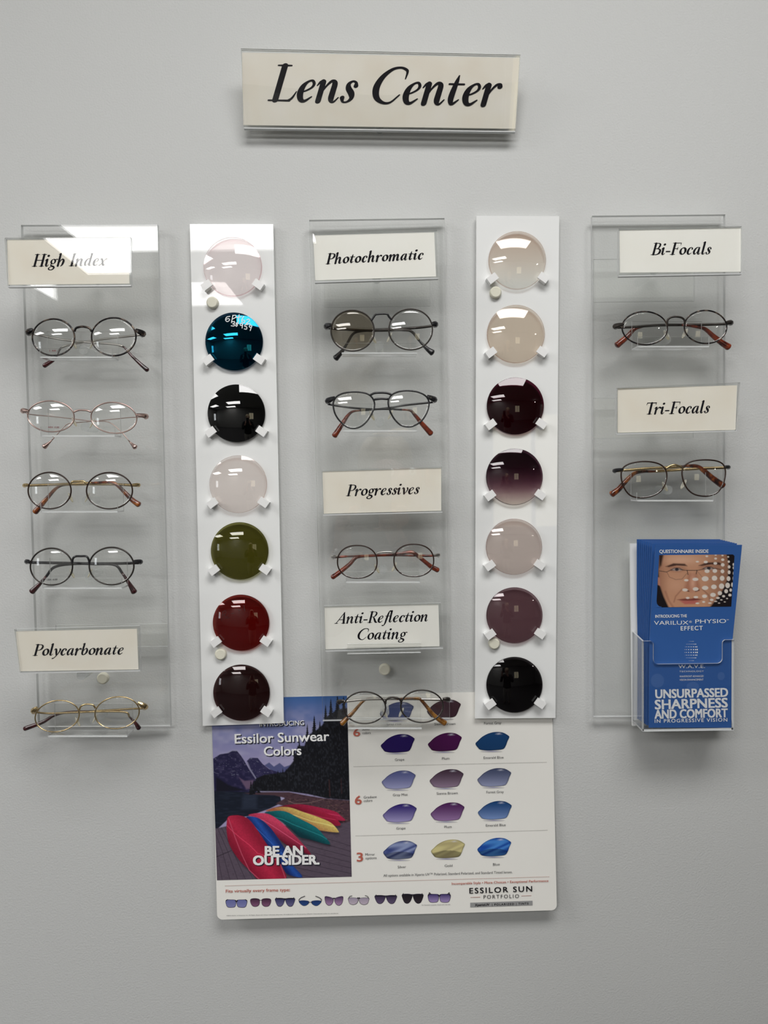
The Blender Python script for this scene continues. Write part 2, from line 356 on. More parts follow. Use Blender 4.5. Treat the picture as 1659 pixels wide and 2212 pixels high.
GL = {
 'l': (.30, [[(-.01, .97, .035), (.10, 1.03, .05)], _stem(.10, 1.01, .12, .125), _exit(.10)]),
 'i': (.30, [ENTRY, _stem(.10, .56, .12, .125), _exit(.10), [(.12, .86, .15), (.125, .865, .15)]]),
 'n': (.58, [ENTRY, _stem(.10, .55, .02, .12), _arch(.11) + _exit(.39)]),
 'm': (.87, [ENTRY, _stem(.10, .55, .02, .12), _arch(.11) + [(.385, .02, .12)], _arch(.40) + _exit(.68)]),
 'h': (.52, [[(-.01, .97, .035), (.10, 1.03, .05)], _stem(.10, 1.01, .02, .12), [(.11, .2, .03), (.2, .44, .045), (.31, .575, .075), (.41, .47, .12), (.405, .24, .125), (.36, .08, .08), (.285, .005, .035)]]),
 'ħ': (.60, [[(-.01, .97, .035), (.10, 1.03, .05)], _stem(.10, 1.01, .02, .12), _arch(.11) + _exit(.39)]),
 'e': (.45, [[(.09, .265, .03), (.2, .30, .04), (.32, .39, .05), (.355, .49, .065), (.30, .58, .055), (.2, .55, .055), (.11, .42, .11), (.085, .23, .135), (.14, .06, .11), (.24, .02, .07), (.38, .14, .03)]]),
 'o': (.50, [_ring(.25, .30, .175, .27, .13, .05)]),
 'c': (.43, [[(.355, .45, .10), (.35, .53, .07), (.27, .585, .05), (.15, .5, .10), (.085, .25, .135), (.14, .06, .11), (.24, .02, .07), (.37, .14, .03)]]),
 's': (.38, [[(.31, .46, .10), (.29, .55, .06), (.21, .585, .05), (.13, .51, .085), (.15, .39, .12), (.25, .25, .13), (.28, .12, .09), (.2, .02, .05), (.1, .02, .05), (.06, .13, .10)]]),
 't': (.36, [[(.17, .80, .03), (.15, .62, .09), (.12, .3, .125), (.125, .12, .115), (.18, .02, .07), (.31, .14, .03)], [(-.01, .565, .045), (.34, .565, .045)]]),
 'r': (.43, [ENTRY, _stem(.10, .55, .02, .12), [(.11, .2, .03), (.19, .42, .045), (.28, .56, .06), (.36, .575, .08), (.375, .52, .11)]]),
 'a': (.58, [_bowl, [(.405, .57, .08), (.39, .4, .12), (.385, .2, .125)] + _exit(.385)]),
 'd': (.58, [_bowl, [(.30, .97, .035), (.40, 1.03, .05)], [(.405, 1.0, .11), (.39, .5, .12), (.385, .2, .125)] + _exit(.385)]),
 'b': (.52, [[(-.01, .97, .035), (.10, 1.03, .05)], [(.10, 1.0, .11), (.09, .5, .12), (.095, .2, .12), (.14, .05, .09), (.22, .015, .06), (.35, .12, .10), (.41, .34, .13), (.37, .52, .09), (.30, .58, .06), (.2, .47, .045), (.12, .28, .03)]]),
 'g': (.50, [_ring(.23, .385, .135, .185, .105, .045), [(.35, .53, .04), (.42, .57, .06), (.49, .56, .07)], [(.17, .21, .04), (.11, .12, .06), (.17, .04, .09), (.32, -.03, .11), (.38, -.14, .10), (.27, -.28, .06), (.12, -.29, .06), (.03, -.21, .08), (.06, -.10, .05), (.18, -.01, .04)]]),
 'y': (.47, [[(.0, .47, .03), (.06, .57, .07), (.13, .52, .11), (.19, .25, .12), (.24, .03, .09)], [(.40, .57, .09), (.43, .47, .10), (.36, .22, .06), (.25, -.02, .05), (.12, -.22, .05), (.02, -.27, .09)]]),
 'v': (.48, [[(.0, .47, .03), (.06, .57, .07), (.13, .52, .11), (.19, .25, .12), (.23, .02, .09)], [(.23, .0, .05), (.35, .2, .05), (.43, .42, .08), (.39, .56, .10)]]),
 'x': (.48, [[(.03, .48, .03), (.09, .57, .08), (.16, .47, .11), (.24, .2, .12), (.31, .03, .09), (.43, .12, .03)], [(.44, .54, .09), (.36, .5, .045), (.12, .09, .045), (.04, .04, .09)]]),
 'f': (.36, [[(.42, .96, .10), (.38, 1.04, .06), (.30, .98, .07), (.24, .7, .115), (.20, .3, .125), (.17, -.05, .10), (.10, -.27, .055), (.0, -.27, .09)], [(.08, .565, .045), (.38, .565, .045)]]),
 '-': (.33, [[(.04, .27, .085), (.28, .27, .085)]]),
 ' ': (.30, []),
 'L': (.63, [_stem(.18, .97, .03), _serif(.18, .98), [(.02, .02, .04), (.3, .02, .045), (.52, .02, .05)], [(.50, .025, .06), (.57, .1, .05), (.63, .27, .025)]]),
 'C': (.76, [[(.735, .68, .025), (.74, .85, .05), (.70, .93, .06), (.55, .985, .055), (.36, .93, .075), (.18, .72, .115), (.10, .43, .145), (.17, .16, .12), (.35, .02, .07), (.53, .03, .05), (.70, .24, .03)]]),
 'H': (.84, [_stem(.18, .97, .03), _stem(.66, .97, .03), _serif(.18, .98), _serif(.18, .02), _serif(.66, .98), _serif(.66, .02), [(.2, .5, .05), (.64, .5, .05)]]),
 'I': (.40, [_stem(.20, .97, .03), _serif(.20, .98), _serif(.20, .02)]),
 'P': (.62, [_stem(.18, .97, .03), _serif(.18, .98, .15), _serif(.18, .02), [(.2, .965, .045), (.42, .965, .05), (.55, .86, .10), (.55, .66, .12), (.42, .5, .06), (.24, .47, .035)]]),
 'B': (.68, [_stem(.18, .97, .03), _serif(.18, .98, .15), [(.02, .02, .04), (.3, .02, .045)], [(.2, .965, .045), (.40, .965, .05), (.50, .87, .10), (.48, .68, .11), (.38, .54, .05), (.2, .51, .04)], [(.3, .52, .04), (.47, .5, .06), (.59, .37, .12), (.57, .16, .13), (.42, .03, .06), (.2, .02, .045)]]),
 'R': (.72, [_stem(.18, .97, .03), _serif(.18, .98, .15), _serif(.18, .02), [(.2, .965, .045), (.42, .965, .05), (.54, .87, .10), (.53, .68, .11), (.42, .54, .06), (.24, .5, .035)], [(.37, .52, .06), (.5, .27, .12), (.62, .05, .12), (.75, .02, .04)]]),
 'A': (.78, [[(.06, .03, .05), (.52, .99, .055)], [(.50, .97, .07), (.56, .5, .13), (.62, .03, .135)], _serif(.07, .02, .12), _serif(.62, .02, .15), [(.22, .34, .045), (.57, .34, .045)]]),
 'T': (.64, [_stem(.34, .95, .03), _serif(.34, .02), [(.03, .955, .055), (.66, .955, .055)], [(.035, .96, .05), (.0, .78, .025)], [(.655, .96, .05), (.66, .78, .025)]]),
 'F': (.60, [_stem(.18, .97, .03), [(.03, .975, .04), (.3, .97, .05), (.6, .97, .05)], [(.595, .965, .05), (.61, .78, .025)], _serif(.18, .02), [(.2, .51, .045), (.44, .51, .045)], [(.44, .63, .025), (.44, .51, .05), (.42, .40, .025)]]),
}
SLANT = .235
def stroke(mb, pts, xf, mi=0, n=6):
    """one pen stroke as a flat ribbon with round ends; xf places an (x,y) on the card"""
    p = smooth_path(pts, n) if len(pts) > 2 else [np.array(q, float) for q in pts]
    L = []; R = []; T = []
    for i, q in enumerate(p):
        a = p[max(i - 1, 0)]; b = p[min(i + 1, len(p) - 1)]
        t = np.array([b[0] - a[0], b[1] - a[1]]); t /= (np.linalg.norm(t) + 1e-9); nn = np.array([-t[1], t[0]]) * q[2] / 2
        L.append((q[0] + nn[0], q[1] + nn[1])); R.append((q[0] - nn[0], q[1] - nn[1])); T.append(t)
    m = len(L); vs = L + R; fs = [(i, i + 1, m + i + 1, m + i) for i in range(m - 1)]
    for e, sg in ((0, -1), (m - 1, 1)):
        t = T[e] * sg; nn = np.array([-t[1], t[0]]); r = p[e][2] / 2; base = len(vs); k = 7
        first, last = (e, m + e) if sg == 1 else (m + e, e)
        vs = vs + [(p[e][0] + r * (math.cos(an) * nn[0] + math.sin(an) * t[0]), p[e][1] + r * (math.cos(an) * nn[1] + math.sin(an) * t[1])) for an in [math.pi * i / k for i in range(1, k)]]
        fs.append((first,) + tuple(range(base, base + k - 1)) + (last,))
    mb.add([xf(*v) for v in vs], fs, mi)
def serif_text(mb, s, a, b, cap, surf, eps, weight=1.0, mi=0):
    weight *= 1.16; cnt = [0]
    a = np.array(a, float); b = np.array(b, float)
    x = 0; items = []
    for ch in s:
        adv, st = GL[ch]; items.append((x, st)); x += adv + (.045 if 'ħ' in s else .015)
    xs = [px + q[0] + SLANT * q[1] for px, st in items for k in st for q in k]
    x0, x1 = min(xs) - .02, max(xs) + .02
    d = b - a; ln = np.linalg.norm(d); d /= ln; nn = np.array([d[1], -d[0]]); sx = ln / (x1 - x0)
    def mk(off):
        def xf(x, y):
            q = a + d * ((x + off + SLANT * y) - x0) * sx + nn * y * cap
            return surf(q[0], q[1], eps + (cnt[0] % 6) * .00003)
        return xf
    for off, st in items:
        for k in st: cnt[0] += 1; stroke(mb, [(q[0], q[1], q[2] * weight) for q in k], mk(off), mi)
def plane_surf(q):
    q = [np.array(p) for p in q]; n = np.cross(q[1] - q[0], q[3] - q[0]); n /= np.linalg.norm(n)
    if n[1] > 0: n = -n
    def f(px, py, eps=0.0):
        d = _fwd + _right * (px - W / 2) / F + _up * (H / 2 - py) / F
        t = ((q[0] + n * eps - _cam) @ n) / (d @ n)
        return _cam + d * t
    return f

# ------------------------------------------------------------------ heights off the wall
PAN_F, PAN_T = .014, .006      # clear panels: front face, thickness
BRD_F, BRD_T = .008, .005      # white boards

# ------------------------------------------------------------------ poster
def post_h(py):
    return .0014 + (.016 * ((py - 1572) / 415.0) ** 1.5 if py > 1572 else 0.0)
def post(px, py, eps=0.0): return P(px, py, post_h(py) + eps)
def poly_path(edges, step=14):
    out = []
    for (x0, y0), (x1, y1) in zip(edges, edges[1:] + edges[:1]):
        n = max(1, int(math.hypot(x1 - x0, y1 - y0) / step))
        out += [(x0 + (x1 - x0) * i / n, y0 + (y1 - y0) * i / n) for i in range(n)]
    return out
poster = thing('wall_poster', 'white sunwear colour poster with canoe photograph, hanging below the middle panel', 'poster', P(830, 1986, 0.001))
mb = MB(); NV, NU = 40, 24; g = []
rows = [j / (NV - 9) * .972 for j in range(NV - 8)] + [.972 + .028 * math.sin((j + 1) / 9 * math.pi / 2) for j in range(9)]
for j in range(NV + 1):
    v = rows[j]; y = 1511 + v * (1987 - 1511); r = 12.0
    ins = 0
    if y > 1987 - r: ins = r - math.sqrt(max(0, r * r - (y - 1987 + r) ** 2))
    xl = 458 + 11 * v + ins; xr = 1192 + 11 * v - ins
    for i in range(NU + 1):
        u = i / NU; x = xl + (xr - xl) * u
        g.append(post(x, y - 20.5 * (x - 458) / 734.0, 0))
fs = [(j * (NU + 1) + i, (j + 1) * (NU + 1) + i, (j + 1) * (NU + 1) + i + 1, j * (NU + 1) + i + 1) for j in range(NV) for i in range(NU)]
mb.add(g, fs, 0, True)
mb.add([p + np.array([0, .0004, 0]) for p in g], [f[::-1] for f in fs], 0, True)
n1 = len(g); ring = [i for i in range(NU)] + [j * (NU + 1) + NU for j in range(NV)] + [NV * (NU + 1) + i for i in range(NU, 0, -1)] + [j * (NU + 1) for j in range(NV, 0, -1)]
mb.add(g + [p + np.array([0, .0004, 0]) for p in g], [(ring[k], ring[(k + 1) % len(ring)], n1 + ring[(k + 1) % len(ring)], n1 + ring[k]) for k in range(len(ring))], 0)
sheet = mb.build('sheet', PAPER, poster)

class Paint:
    """a printed picture as coloured vertices: soft edged shapes over one another"""
    def __init__(s, corners, nu, nv, base):
        tl, tr, br, bl = [np.array(c, float) for c in corners]
        u, v = np.meshgrid(np.linspace(0, 1, nu), np.linspace(0, 1, nv))
        u = u[..., None]; v = v[..., None]
        s.xy = (tl * (1 - u) + tr * u) * (1 - v) + (bl * (1 - u) + br * u) * v
        s.x = s.xy[..., 0]; s.y = s.xy[..., 1]; s.nu, s.nv = nu, nv
        s.c = np.ones((nv, nu, 3)) * np.array(lin(base)); s.r = np.random.RandomState(5)
    def noise(s, sx, sy, seed=0):
        r = np.random.RandomState(seed); g = r.rand(260, 260)
        x = np.abs(s.x / sx) % 258; y = np.abs(s.y / sy) % 258
        i = x.astype(int); j = y.astype(int); fx = x - i; fy = y - j; fx = fx * fx * (3 - 2 * fx); fy = fy * fy * (3 - 2 * fy)
        return (g[j, i] * (1 - fx) + g[j, i + 1] * fx) * (1 - fy) + (g[j + 1, i] * (1 - fx) + g[j + 1, i + 1] * fx) * fy
    def put(s, a, col):
        col = np.array(lin(col)) if not isinstance(col, np.ndarray) else col
        s.c = s.c * (1 - a[..., None]) + col * a[..., None]
    def inside(s, pts, soft):
        pts = np.array(pts, float)
        x0, y0 = pts.min(0) - 3 * soft - 2; x1, y1 = pts.max(0) + 3 * soft + 2
        a = np.zeros(s.x.shape); m = (s.x > x0) & (s.x < x1) & (s.y > y0) & (s.y < y1)
        X = s.x[m]; Y = s.y[m]
        if X.size == 0: return a
        ins = np.zeros(X.shape, bool); dd = np.full(X.shape, 1e9)
        for (ax, ay), (bx, by) in zip(pts, np.roll(pts, -1, 0)):
            c = ((ay > Y) != (by > Y))
            if by != ay: ins ^= c & (X < (bx - ax) * (Y - ay) / (by - ay) + ax)
            ex, ey = bx - ax, by - ay; l2 = ex * ex + ey * ey + 1e-9
            t = np.clip(((X - ax) * ex + (Y - ay) * ey) / l2, 0, 1)
            dd = np.minimum(dd, np.hypot(X - ax - t * ex, Y - ay - t * ey))
        sd = np.where(ins, dd, -dd)
        a[m] = np.clip(sd / (2 * soft) + .5, 0, 1)
        return a
    def poly(s, pts, col, soft=3, op=1.0, sm=False):
        if sm: pts = [p[:2] for p in smooth_path([(p[0], p[1], 0) for p in pts], 4, True)]
        a = s.inside(pts, soft) * op; s.put(a, col); return a
    def line(s, pts, wd, col, soft=2, op=1.0):
        a = np.zeros(s.x.shape)
        for (ax, ay), (bx, by) in zip(pts, pts[1:]):
            ex, ey = bx - ax, by - ay; l2 = ex * ex + ey * ey + 1e-9
            t = np.clip(((s.x - ax) * ex + (s.y - ay) * ey) / l2, 0, 1)
            d = np.hypot(s.x - ax - t * ex, s.y - ay - t * ey)
            a = np.maximum(a, np.clip((wd / 2 - d) / (2 * soft) + .5, 0, 1))
        s.put(a * op, col)
    def oval(s, cx, cy, rx, ry, col, soft=2, op=1.0):
        d = (np.hypot((s.x - cx) / rx, (s.y - cy) / ry) - 1) * min(rx, ry)
        s.put(np.clip(.5 - d / (2 * soft), 0, 1) * op, col)
    def mesh(s, surf, z, eps, gain=1.0):
        mb = MB(); k = s.nu
        px = [z(p) for p in s.xy.reshape(-1, 2)]
        mb.v = [tuple(surf(p[0], p[1], eps)) for p in px]
        mb.f = [(j * k + i, (j + 1) * k + i, (j + 1) * k + i + 1, j * k + i + 1) for j in range(s.nv - 1) for i in range(k - 1)]
        mb.m = [0] * len(mb.f); mb.s = [True] * len(mb.f); mb.col = np.clip(s.c.reshape(-1, 3) * gain, 0, 1)
        return mb
ZP = zf(440, 1480, 4.879)
pt = Paint([(78, 142), (1510, 112), (1560, 2019), (140, 2057)], 290, 390, (120, 130, 175))
t = np.clip((pt.y - 110) / 750, 0, 1)
sky = np.array(lin((58, 100, 160)))[None, None] * (1 - t)[..., None] + np.array(lin((160, 152, 190)))[None, None] * t[..., None]
pt.c = sky
cl = np.clip((pt.noise(170, 80, 1) * .6 + pt.noise(60, 40, 2) * .4 - .42) * 3, 0, 1) * np.clip((pt.y - 180) / 300, 0, 1)
pt.put(cl * .5, (176, 172, 200))
pt.poly([(640, 845), (690, 815), (740, 858), (800, 820), (850, 862), (945, 830), (950, 930), (760, 930)], (84, 88, 132), 4)
a = pt.poly([(100, 775), (170, 730), (260, 715), (300, 690), (350, 692), (390, 740), (430, 800), (470, 870), (540, 985), (560, 1130), (110, 1130)], (34, 31, 66), 3)
b = pt.poly([(455, 800), (490, 765), (570, 768), (620, 830), (690, 885), (770, 912), (840, 935), (700, 1060), (540, 1000), (480, 880)], (42, 39, 76), 3)
pt.put(np.clip((pt.noise(30, 18, 4) - .5) * 2.4, 0, 1) * np.maximum(a, b) * .5, (70, 64, 100))
pt.put(np.clip((pt.noise(14, 8, 9) - .82) * 8, 0, 1) * np.maximum(a, b) * .5 * (pt.y < 960), (140, 140, 165))
pt.line([(245, 712), (300, 690), (355, 690)], 10, (150, 150, 178), 4, .8)
pt.line([(460, 815), (490, 890), (548, 980)], 13, (140, 138, 165), 5, .9)
pt.poly([(375, 975), (430, 1010), (530, 1000), (495, 1090), (450, 1095)], (104, 84, 110), 8)
pt.poly([(130, 965), (260, 1050), (350, 1080), (440, 1110), (130, 1130)], (18, 18, 34), 10)
lake = pt.poly([(110, 1118), (420, 1125), (800, 1130), (820, 1240), (700, 1300), (480, 1380), (260, 1410), (100, 1560)], (20, 27, 42), 4)
pt.poly([(420, 1150), (560, 1145), (560, 1300), (400, 1310)], (42, 50, 68), 20, .8)
pt.put(lake * np.clip((pt.noise(60, 10, 6) - .5) * 2, 0, 1) * .4, (50, 58, 78))
pt.poly([(430, 1140), (700, 1128), (900, 1128), (1100, 1165), (1300, 1198), (1545, 1215), (1560, 1560), (1300, 1500), (900, 1290), (760, 1250), (860, 1190), (740, 1160), (500, 1150)], (78, 56, 64), 4)
pt.put(np.clip((pt.noise(22, 9, 7) - .45) * 3, 0, 1) * .55 * (pt.y > 1150) * (pt.y < 1500) * (pt.x > 850), (40, 28, 36))
pt.put(np.clip((pt.noise(16, 7, 17) - .7) * 5, 0, 1) * .5 * (pt.y > 1200) * (pt.y < 1500) * (pt.x > 850), (140, 105, 100))
rt = random.Random(3)
wood = [(480, 1118), (515, 1040), (560, 980), (640, 945), (760, 930), (850, 915), (900, 860), (945, 800), (990, 640), (1060, 640), (1110, 520), (1180, 480), (1250, 420), (1300, 330), (1400, 260), (1515, 240), (1545, 1215), (1300, 1195), (1100, 1150), (900, 1122)]
pt.poly(wood, (17, 18, 25), 6)
trees = [(1410, 112, 150, 520), (1340, 142, 110, 500), (1285, 212, 110, 500), (1475, 120, 120, 480), (1165, 322, 100, 420), (1092, 412, 70, 300), (1008, 590, 90, 320), (960, 690, 70, 260), (1225, 380, 90, 400)]
trees += [(500 + 28 * k + rt.uniform(-6, 6), 1010 - 9.5 * k + rt.uniform(-18, 18), 40, 140) for k in range(17)]
for (tx, ty, tw, th) in trees:
    L = []; R = []
    n = max(6, int(th / 22))
    for k in range(n + 1):
        f = k / n; ww = tw * .5 * f ** .8 + 2
        j1 = rt.uniform(.75, 1.2); j2 = rt.uniform(.75, 1.2)
        L += [(tx - ww * j1, ty + th * f), (tx - ww * .55, ty + th * f + 4)]; R += [(tx + ww * j2, ty + th * f), (tx + ww * .55, ty + th * f + 4)]
    pt.poly([(tx, ty - 4)] + R + L[::-1], (14, 15, 22), 2.5)
wa = pt.inside(wood, 6)
pt.put(np.clip((pt.noise(11, 20, 8) - .5) * 3, 0, 1) * wa * .5, (50, 53, 62))
pt.line([(1322, 1000), (1330, 1170)], 13, (66, 40, 42), 4, .7); pt.line([(1448, 990), (1455, 1140)], 11, (60, 38, 42), 4, .7)
pt.line([(890, 1220), (960, 1250), (1120, 1240), (1270, 1200)], 8, (130, 105, 105), 3, .7)
dock = pt.poly([(100, 1520), (260, 1480), (700, 1480), (1300, 1480), (1440, 1460), (1570, 1430), (1570, 2070), (100, 2070)], (92, 80, 94), 4)
for k in range(9):
    pt.line([(110 + k * 52, 1500 + k * 6), (180 + k * 95, 1760), (300 + k * 150, 2080)] if False else [(60 + k * 42, 1500), (140 + k * 58, 1760), (200 + k * 85, 2080)], 5, (42, 34, 46), 2, .8)
pt.line([(130, 1812), (290, 1745)], 6, (34, 28, 38), 2)
pt.put(dock * np.clip((pt.noise(26, 9, 11) - .5) * 2, 0, 1) * .35, (60, 50, 62))
for k in range(9):
    y0 = 1560 + k * 62
    pt.line([(900, y0 - 60 + k * 6), (1570, y0 + 30 - k * 4 + 110)], 5, (40, 33, 46), 2, .75)
canoes = [
 ([(705, 1302), (860, 1266), (1020, 1255), (1200, 1285), (1380, 1330), (1440, 1372), (1492, 1425), (1400, 1422), (1200, 1370), (1000, 1315), (850, 1298)], (176, 36, 74), (118, 16, 44)),
 ([(850, 1296), (1000, 1284), (1150, 1310), (1330, 1362), (1392, 1402), (1444, 1474), (1350, 1478), (1200, 1420), (1000, 1340)], (164, 28, 62), (104, 12, 38)),
 ([(652, 1326), (760, 1290), (900, 1288), (1050, 1338), (1200, 1388), (1340, 1450), (1416, 1532), (1400, 1552), (1200, 1525), (1050, 1465), (900, 1390), (760, 1335)], (222, 198, 112), (170, 98, 66)),
 ([(640, 1348), (760, 1324), (870, 1334), (1000, 1400), (1180, 1495), (1262, 1580), (1332, 1665), (1290, 1676), (1110, 1625), (1010, 1600), (900, 1500), (800, 1425)], (14, 112, 118), (4, 52, 62)),
 ([(470, 1372), (560, 1350), (680, 1358), (800, 1430), (920, 1545), (1020, 1645), (1132, 1782), (1050, 1765), (900, 1700), (800, 1625), (700, 1500), (600, 1412)], (212, 66, 102), (110, 14, 42)),
 ([(448, 1402), (500, 1384), (590, 1408), (700, 1500), (800, 1640), (866, 1745), (905, 1860), (1032, 2000), (1012, 2026), (880, 1990), (820, 1900), (680, 1700), (560, 1520)], (34, 82, 168), (16, 30, 90)),
 ([(250, 1402), (320, 1372), (400, 1378), (470, 1410), (540, 1490), (640, 1640), (722, 1760), (800, 1880), (866, 2045), (590, 2050), (500, 1965), (380, 1850), (280, 1700), (244, 1560)], (188, 40, 72), (132, 18, 46))]
for k, (pts, c1, c2) in enumerate(canoes):
    xs = [p[0] for p in pts]; ys = [p[1] for p in pts]
    a = pt.inside([p[:2] for p in smooth_path([(p[0], p[1], 0) for p in pts], 4, True)], 3)
    sh = [(x + 6, y + 22) for x, y in pts]; pt.poly(sh, (20, 14, 24), 12, .6, True)
    nx, ny = (-.45, .89) if k < 5 else (-.8, .6)
    pj = pt.x * nx + pt.y * ny; lo = np.percentile(pj[a > .5], 10); hi = np.percentile(pj[a > .5], 95)
    f = np.clip((pj - lo) / (hi - lo), 0, 1)[..., None]
    if k >= 5: f = np.clip(np.abs(f - .45) * 1.7, 0, 1)
    colr = np.array(lin(c1)) * (1 - f) + np.array(lin(c2)) * f
    pt.put(a, colr * (1 + .25 * (pt.noise(9, 9, 20 + k) - .5))[..., None])
    m = len(pts); mid = [((pts[i][0] + pts[m - 1 - i][0]) / 2, (pts[i][1] + pts[m - 1 - i][1]) / 2) for i in range(m // 2)]
    pt.line(mid, 7, tuple(min(255, int(v * 1.15 + 35)) for v in c1), 3, .6)
pt.line([(262, 1405), (330, 1600), (400, 1780), (480, 1950), (590, 2050)], 9, (210, 90, 118), 3, .7)
pt.line([(810, 1890), (862, 2040)], 9, (205, 90, 115), 3, .7)
pt.mesh(post, ZP, .0003, 1.02).build('printed_photograph', PRINT, poster)

tx = MB()
def ptext(s, a, b, cap, z, mi, bold=0.0, space=1.0, e=.0009): text(tx, s, z(a), z(b), cap / ZS, post, e, mi, bold, space)
ZS = 4.879
mats_t = [WINKP, SHADOWINK, GREYINK, REDINK, PINKINK, DOTINK, BARINK, INK]
for s, a, b, cap, bo, sp in (('INTRODUCING', (590, 435), (1058, 420), 48, .012, 1.0), ('Essilor Sunwear', (330, 615), (1322, 585), 98, .02, 1.0), ('Colors', (637, 745), (1028, 735), 96, .02, 1.0), ('BE AN', (650, 1795), (1040, 1790), 95, .05, 1.0), ('OUTSIDER.', (525, 1895), (1215, 1887), 95, .05, 1.0)):
    text(tx, s, ZP((a[0] + 9, a[1] + 9)), ZP((b[0] + 9, b[1] + 9)), cap / ZS, post, .0006, 1, bo + .006, sp)
    text(tx, s, ZP(a), ZP(b), cap / ZS, post, .0009, 0, bo, sp)
Z3 = zf(740, 1480, 3.456); Z4 = zf(740, 1700, 3.456); Z5 = zf(440, 1860, 4.254)
ZS = 3.456
for z, items in ((Z3, [('Solid', (145, 338), (200, 336)), ('colors', (147, 366), (210, 364)), ('Sienna Brown', (686, 300), (843, 296)), ('Forest Gray', (1057, 294), (1185, 290)), ('Gray Mist', (330, 300), (440, 297)), ('Grape', (391, 566), (461, 563)), ('Plum', (742, 557), (798, 555)), ('Emerald Blue', (1053, 551), (1202, 547)), ('Gray Mist', (376, 829), (486, 825)), ('Sienna Brown', (703, 818), (860, 813)), ('Forest Gray', (1074, 808), (1203, 804)), ('Gradient', (158, 846), (255, 842)), ('colors', (158, 872), (222, 869))]),
                 (Z4, [('Grape', (402, 318), (470, 315)), ('Plum', (760, 307), (815, 305)), ('Emerald Blue', (1070, 296), (1218, 291)), ('Mirror', (170, 513), (241, 511)), ('options', (171, 540), (254, 537)), ('Silver', (412, 607), (474, 604)), ('Gold', (763, 597), (820, 595)), ('Blue', (1123, 587), (1173, 585)), ('All options available in Xperio UV™ Polarized, Standard Polarized, and Standard Tinted lenses.', (305, 670), (1268, 643))])):
    for s, a, b in items: ptext(s, a, b, 18, z, 2, .004)
ptext('6', (82, 382), (130, 380), 56, Z3, 3, .02); ptext('6', (94, 890), (142, 888), 62, Z3, 3, .02); ptext('3', (108, 556), (152, 554), 64, Z4, 3, .02)
ptext('Incomparable Style • More Choices • Exceptional Performance', (815, 730), (1537, 708), 17, Z4, 3, .012)
ptext('ESSILOR SUN', (948, 795), (1415, 780), 40, Z4, 7, .018, 1.25); ptext('PORTFOLIO', (1053, 835), (1317, 828), 27, Z4, 7, .008, 1.35)
def quadp(z, pts, mi, e=.0006): tx.flat([post(*z(p), e) for p in pts], mi)
quadp(Z4, [(955, 823), (1028, 820), (1028, 824), (955, 826)], 4); quadp(Z4, [(1335, 812), (1410, 809), (1410, 812), (1335, 815)], 4)
quadp(Z4, [(953, 864), (1418, 849), (1418, 883), (953, 898)], 6)
ptext('XperioUV', (988, 890), (1096, 886), 17, Z4, 7, .02); ptext('| POLARIZED | TINTS', (1116, 886), (1388, 877), 15, Z4, 7, .01, 1.2)
ptext('For illustration purposes. Actual color may vary.', (592, 885), (806, 880), 7, Z4, 2)
ZS = 4.254
ptext('Fits virtually every frame type:', (203, 290), (793, 276), 27, Z5, 3, .012)
ptext('©2015 Essilor of America, Inc. All Rights Reserved. Unless indicated otherwise, all trademarks are the property of Essilor International and/or its subsidiaries.', (210, 506), (1240, 484), 8, Z5, 2)
def dots(a, b, mi, n):
    for k in range(n):
        x = a[0] + (b[0] - a[0]) * k / (n - 1); y = a[1] + (b[1] - a[1]) * k / (n - 1)
        tx.flat([post(x + .75 * math.cos(t), y + .75 * math.sin(t), .0006) for t in [math.pi / 3 * i for i in range(6)]], mi)
dots(Z3((85, 608)), Z3((1520, 575)), 5, 150); dots(Z4((100, 365)), Z4((1527, 322)), 5, 150)
dots(Z5((200, 228)), Z4((1540, 670)), 4, 280)
tx.build('lettering', mats_t, poster)

LS = [(0, .62), (.08, .45), (.2, .25), (.38, .08), (.58, 0), (.8, .03), (.97, .2), (1, .3), (.95, .5), (.9, .75), (.82, .93), (.6, .985), (.35, 1.0), (.15, .95), (.08, .85)]
def blob(mb, cols, pts, colf, eps, rings=7, surf=post):
    c = np.mean(np.array(pts), 0); n = len(pts); vs = []; cc = []
    vs.append(surf(c[0], c[1], eps)); cc.append(colf(c[0], c[1], 0))
    for r in range(1, rings + 1):
        for p in pts:
            q = c + (np.array(p) - c) * r / rings
            vs.append(surf(q[0], q[1], eps)); cc.append(colf(q[0], q[1], r / rings))
    fs = [(0, 1 + (k + 1) % n, 1 + k) for k in range(n)]
    for r in range(rings - 1):
        for k in range(n):
            fs.append((1 + r * n + k, 1 + r * n + (k + 1) % n, 1 + (r + 1) * n + (k + 1) % n, 1 + (r + 1) * n + k))
    mb.add(vs, fs, 0); cols += cc
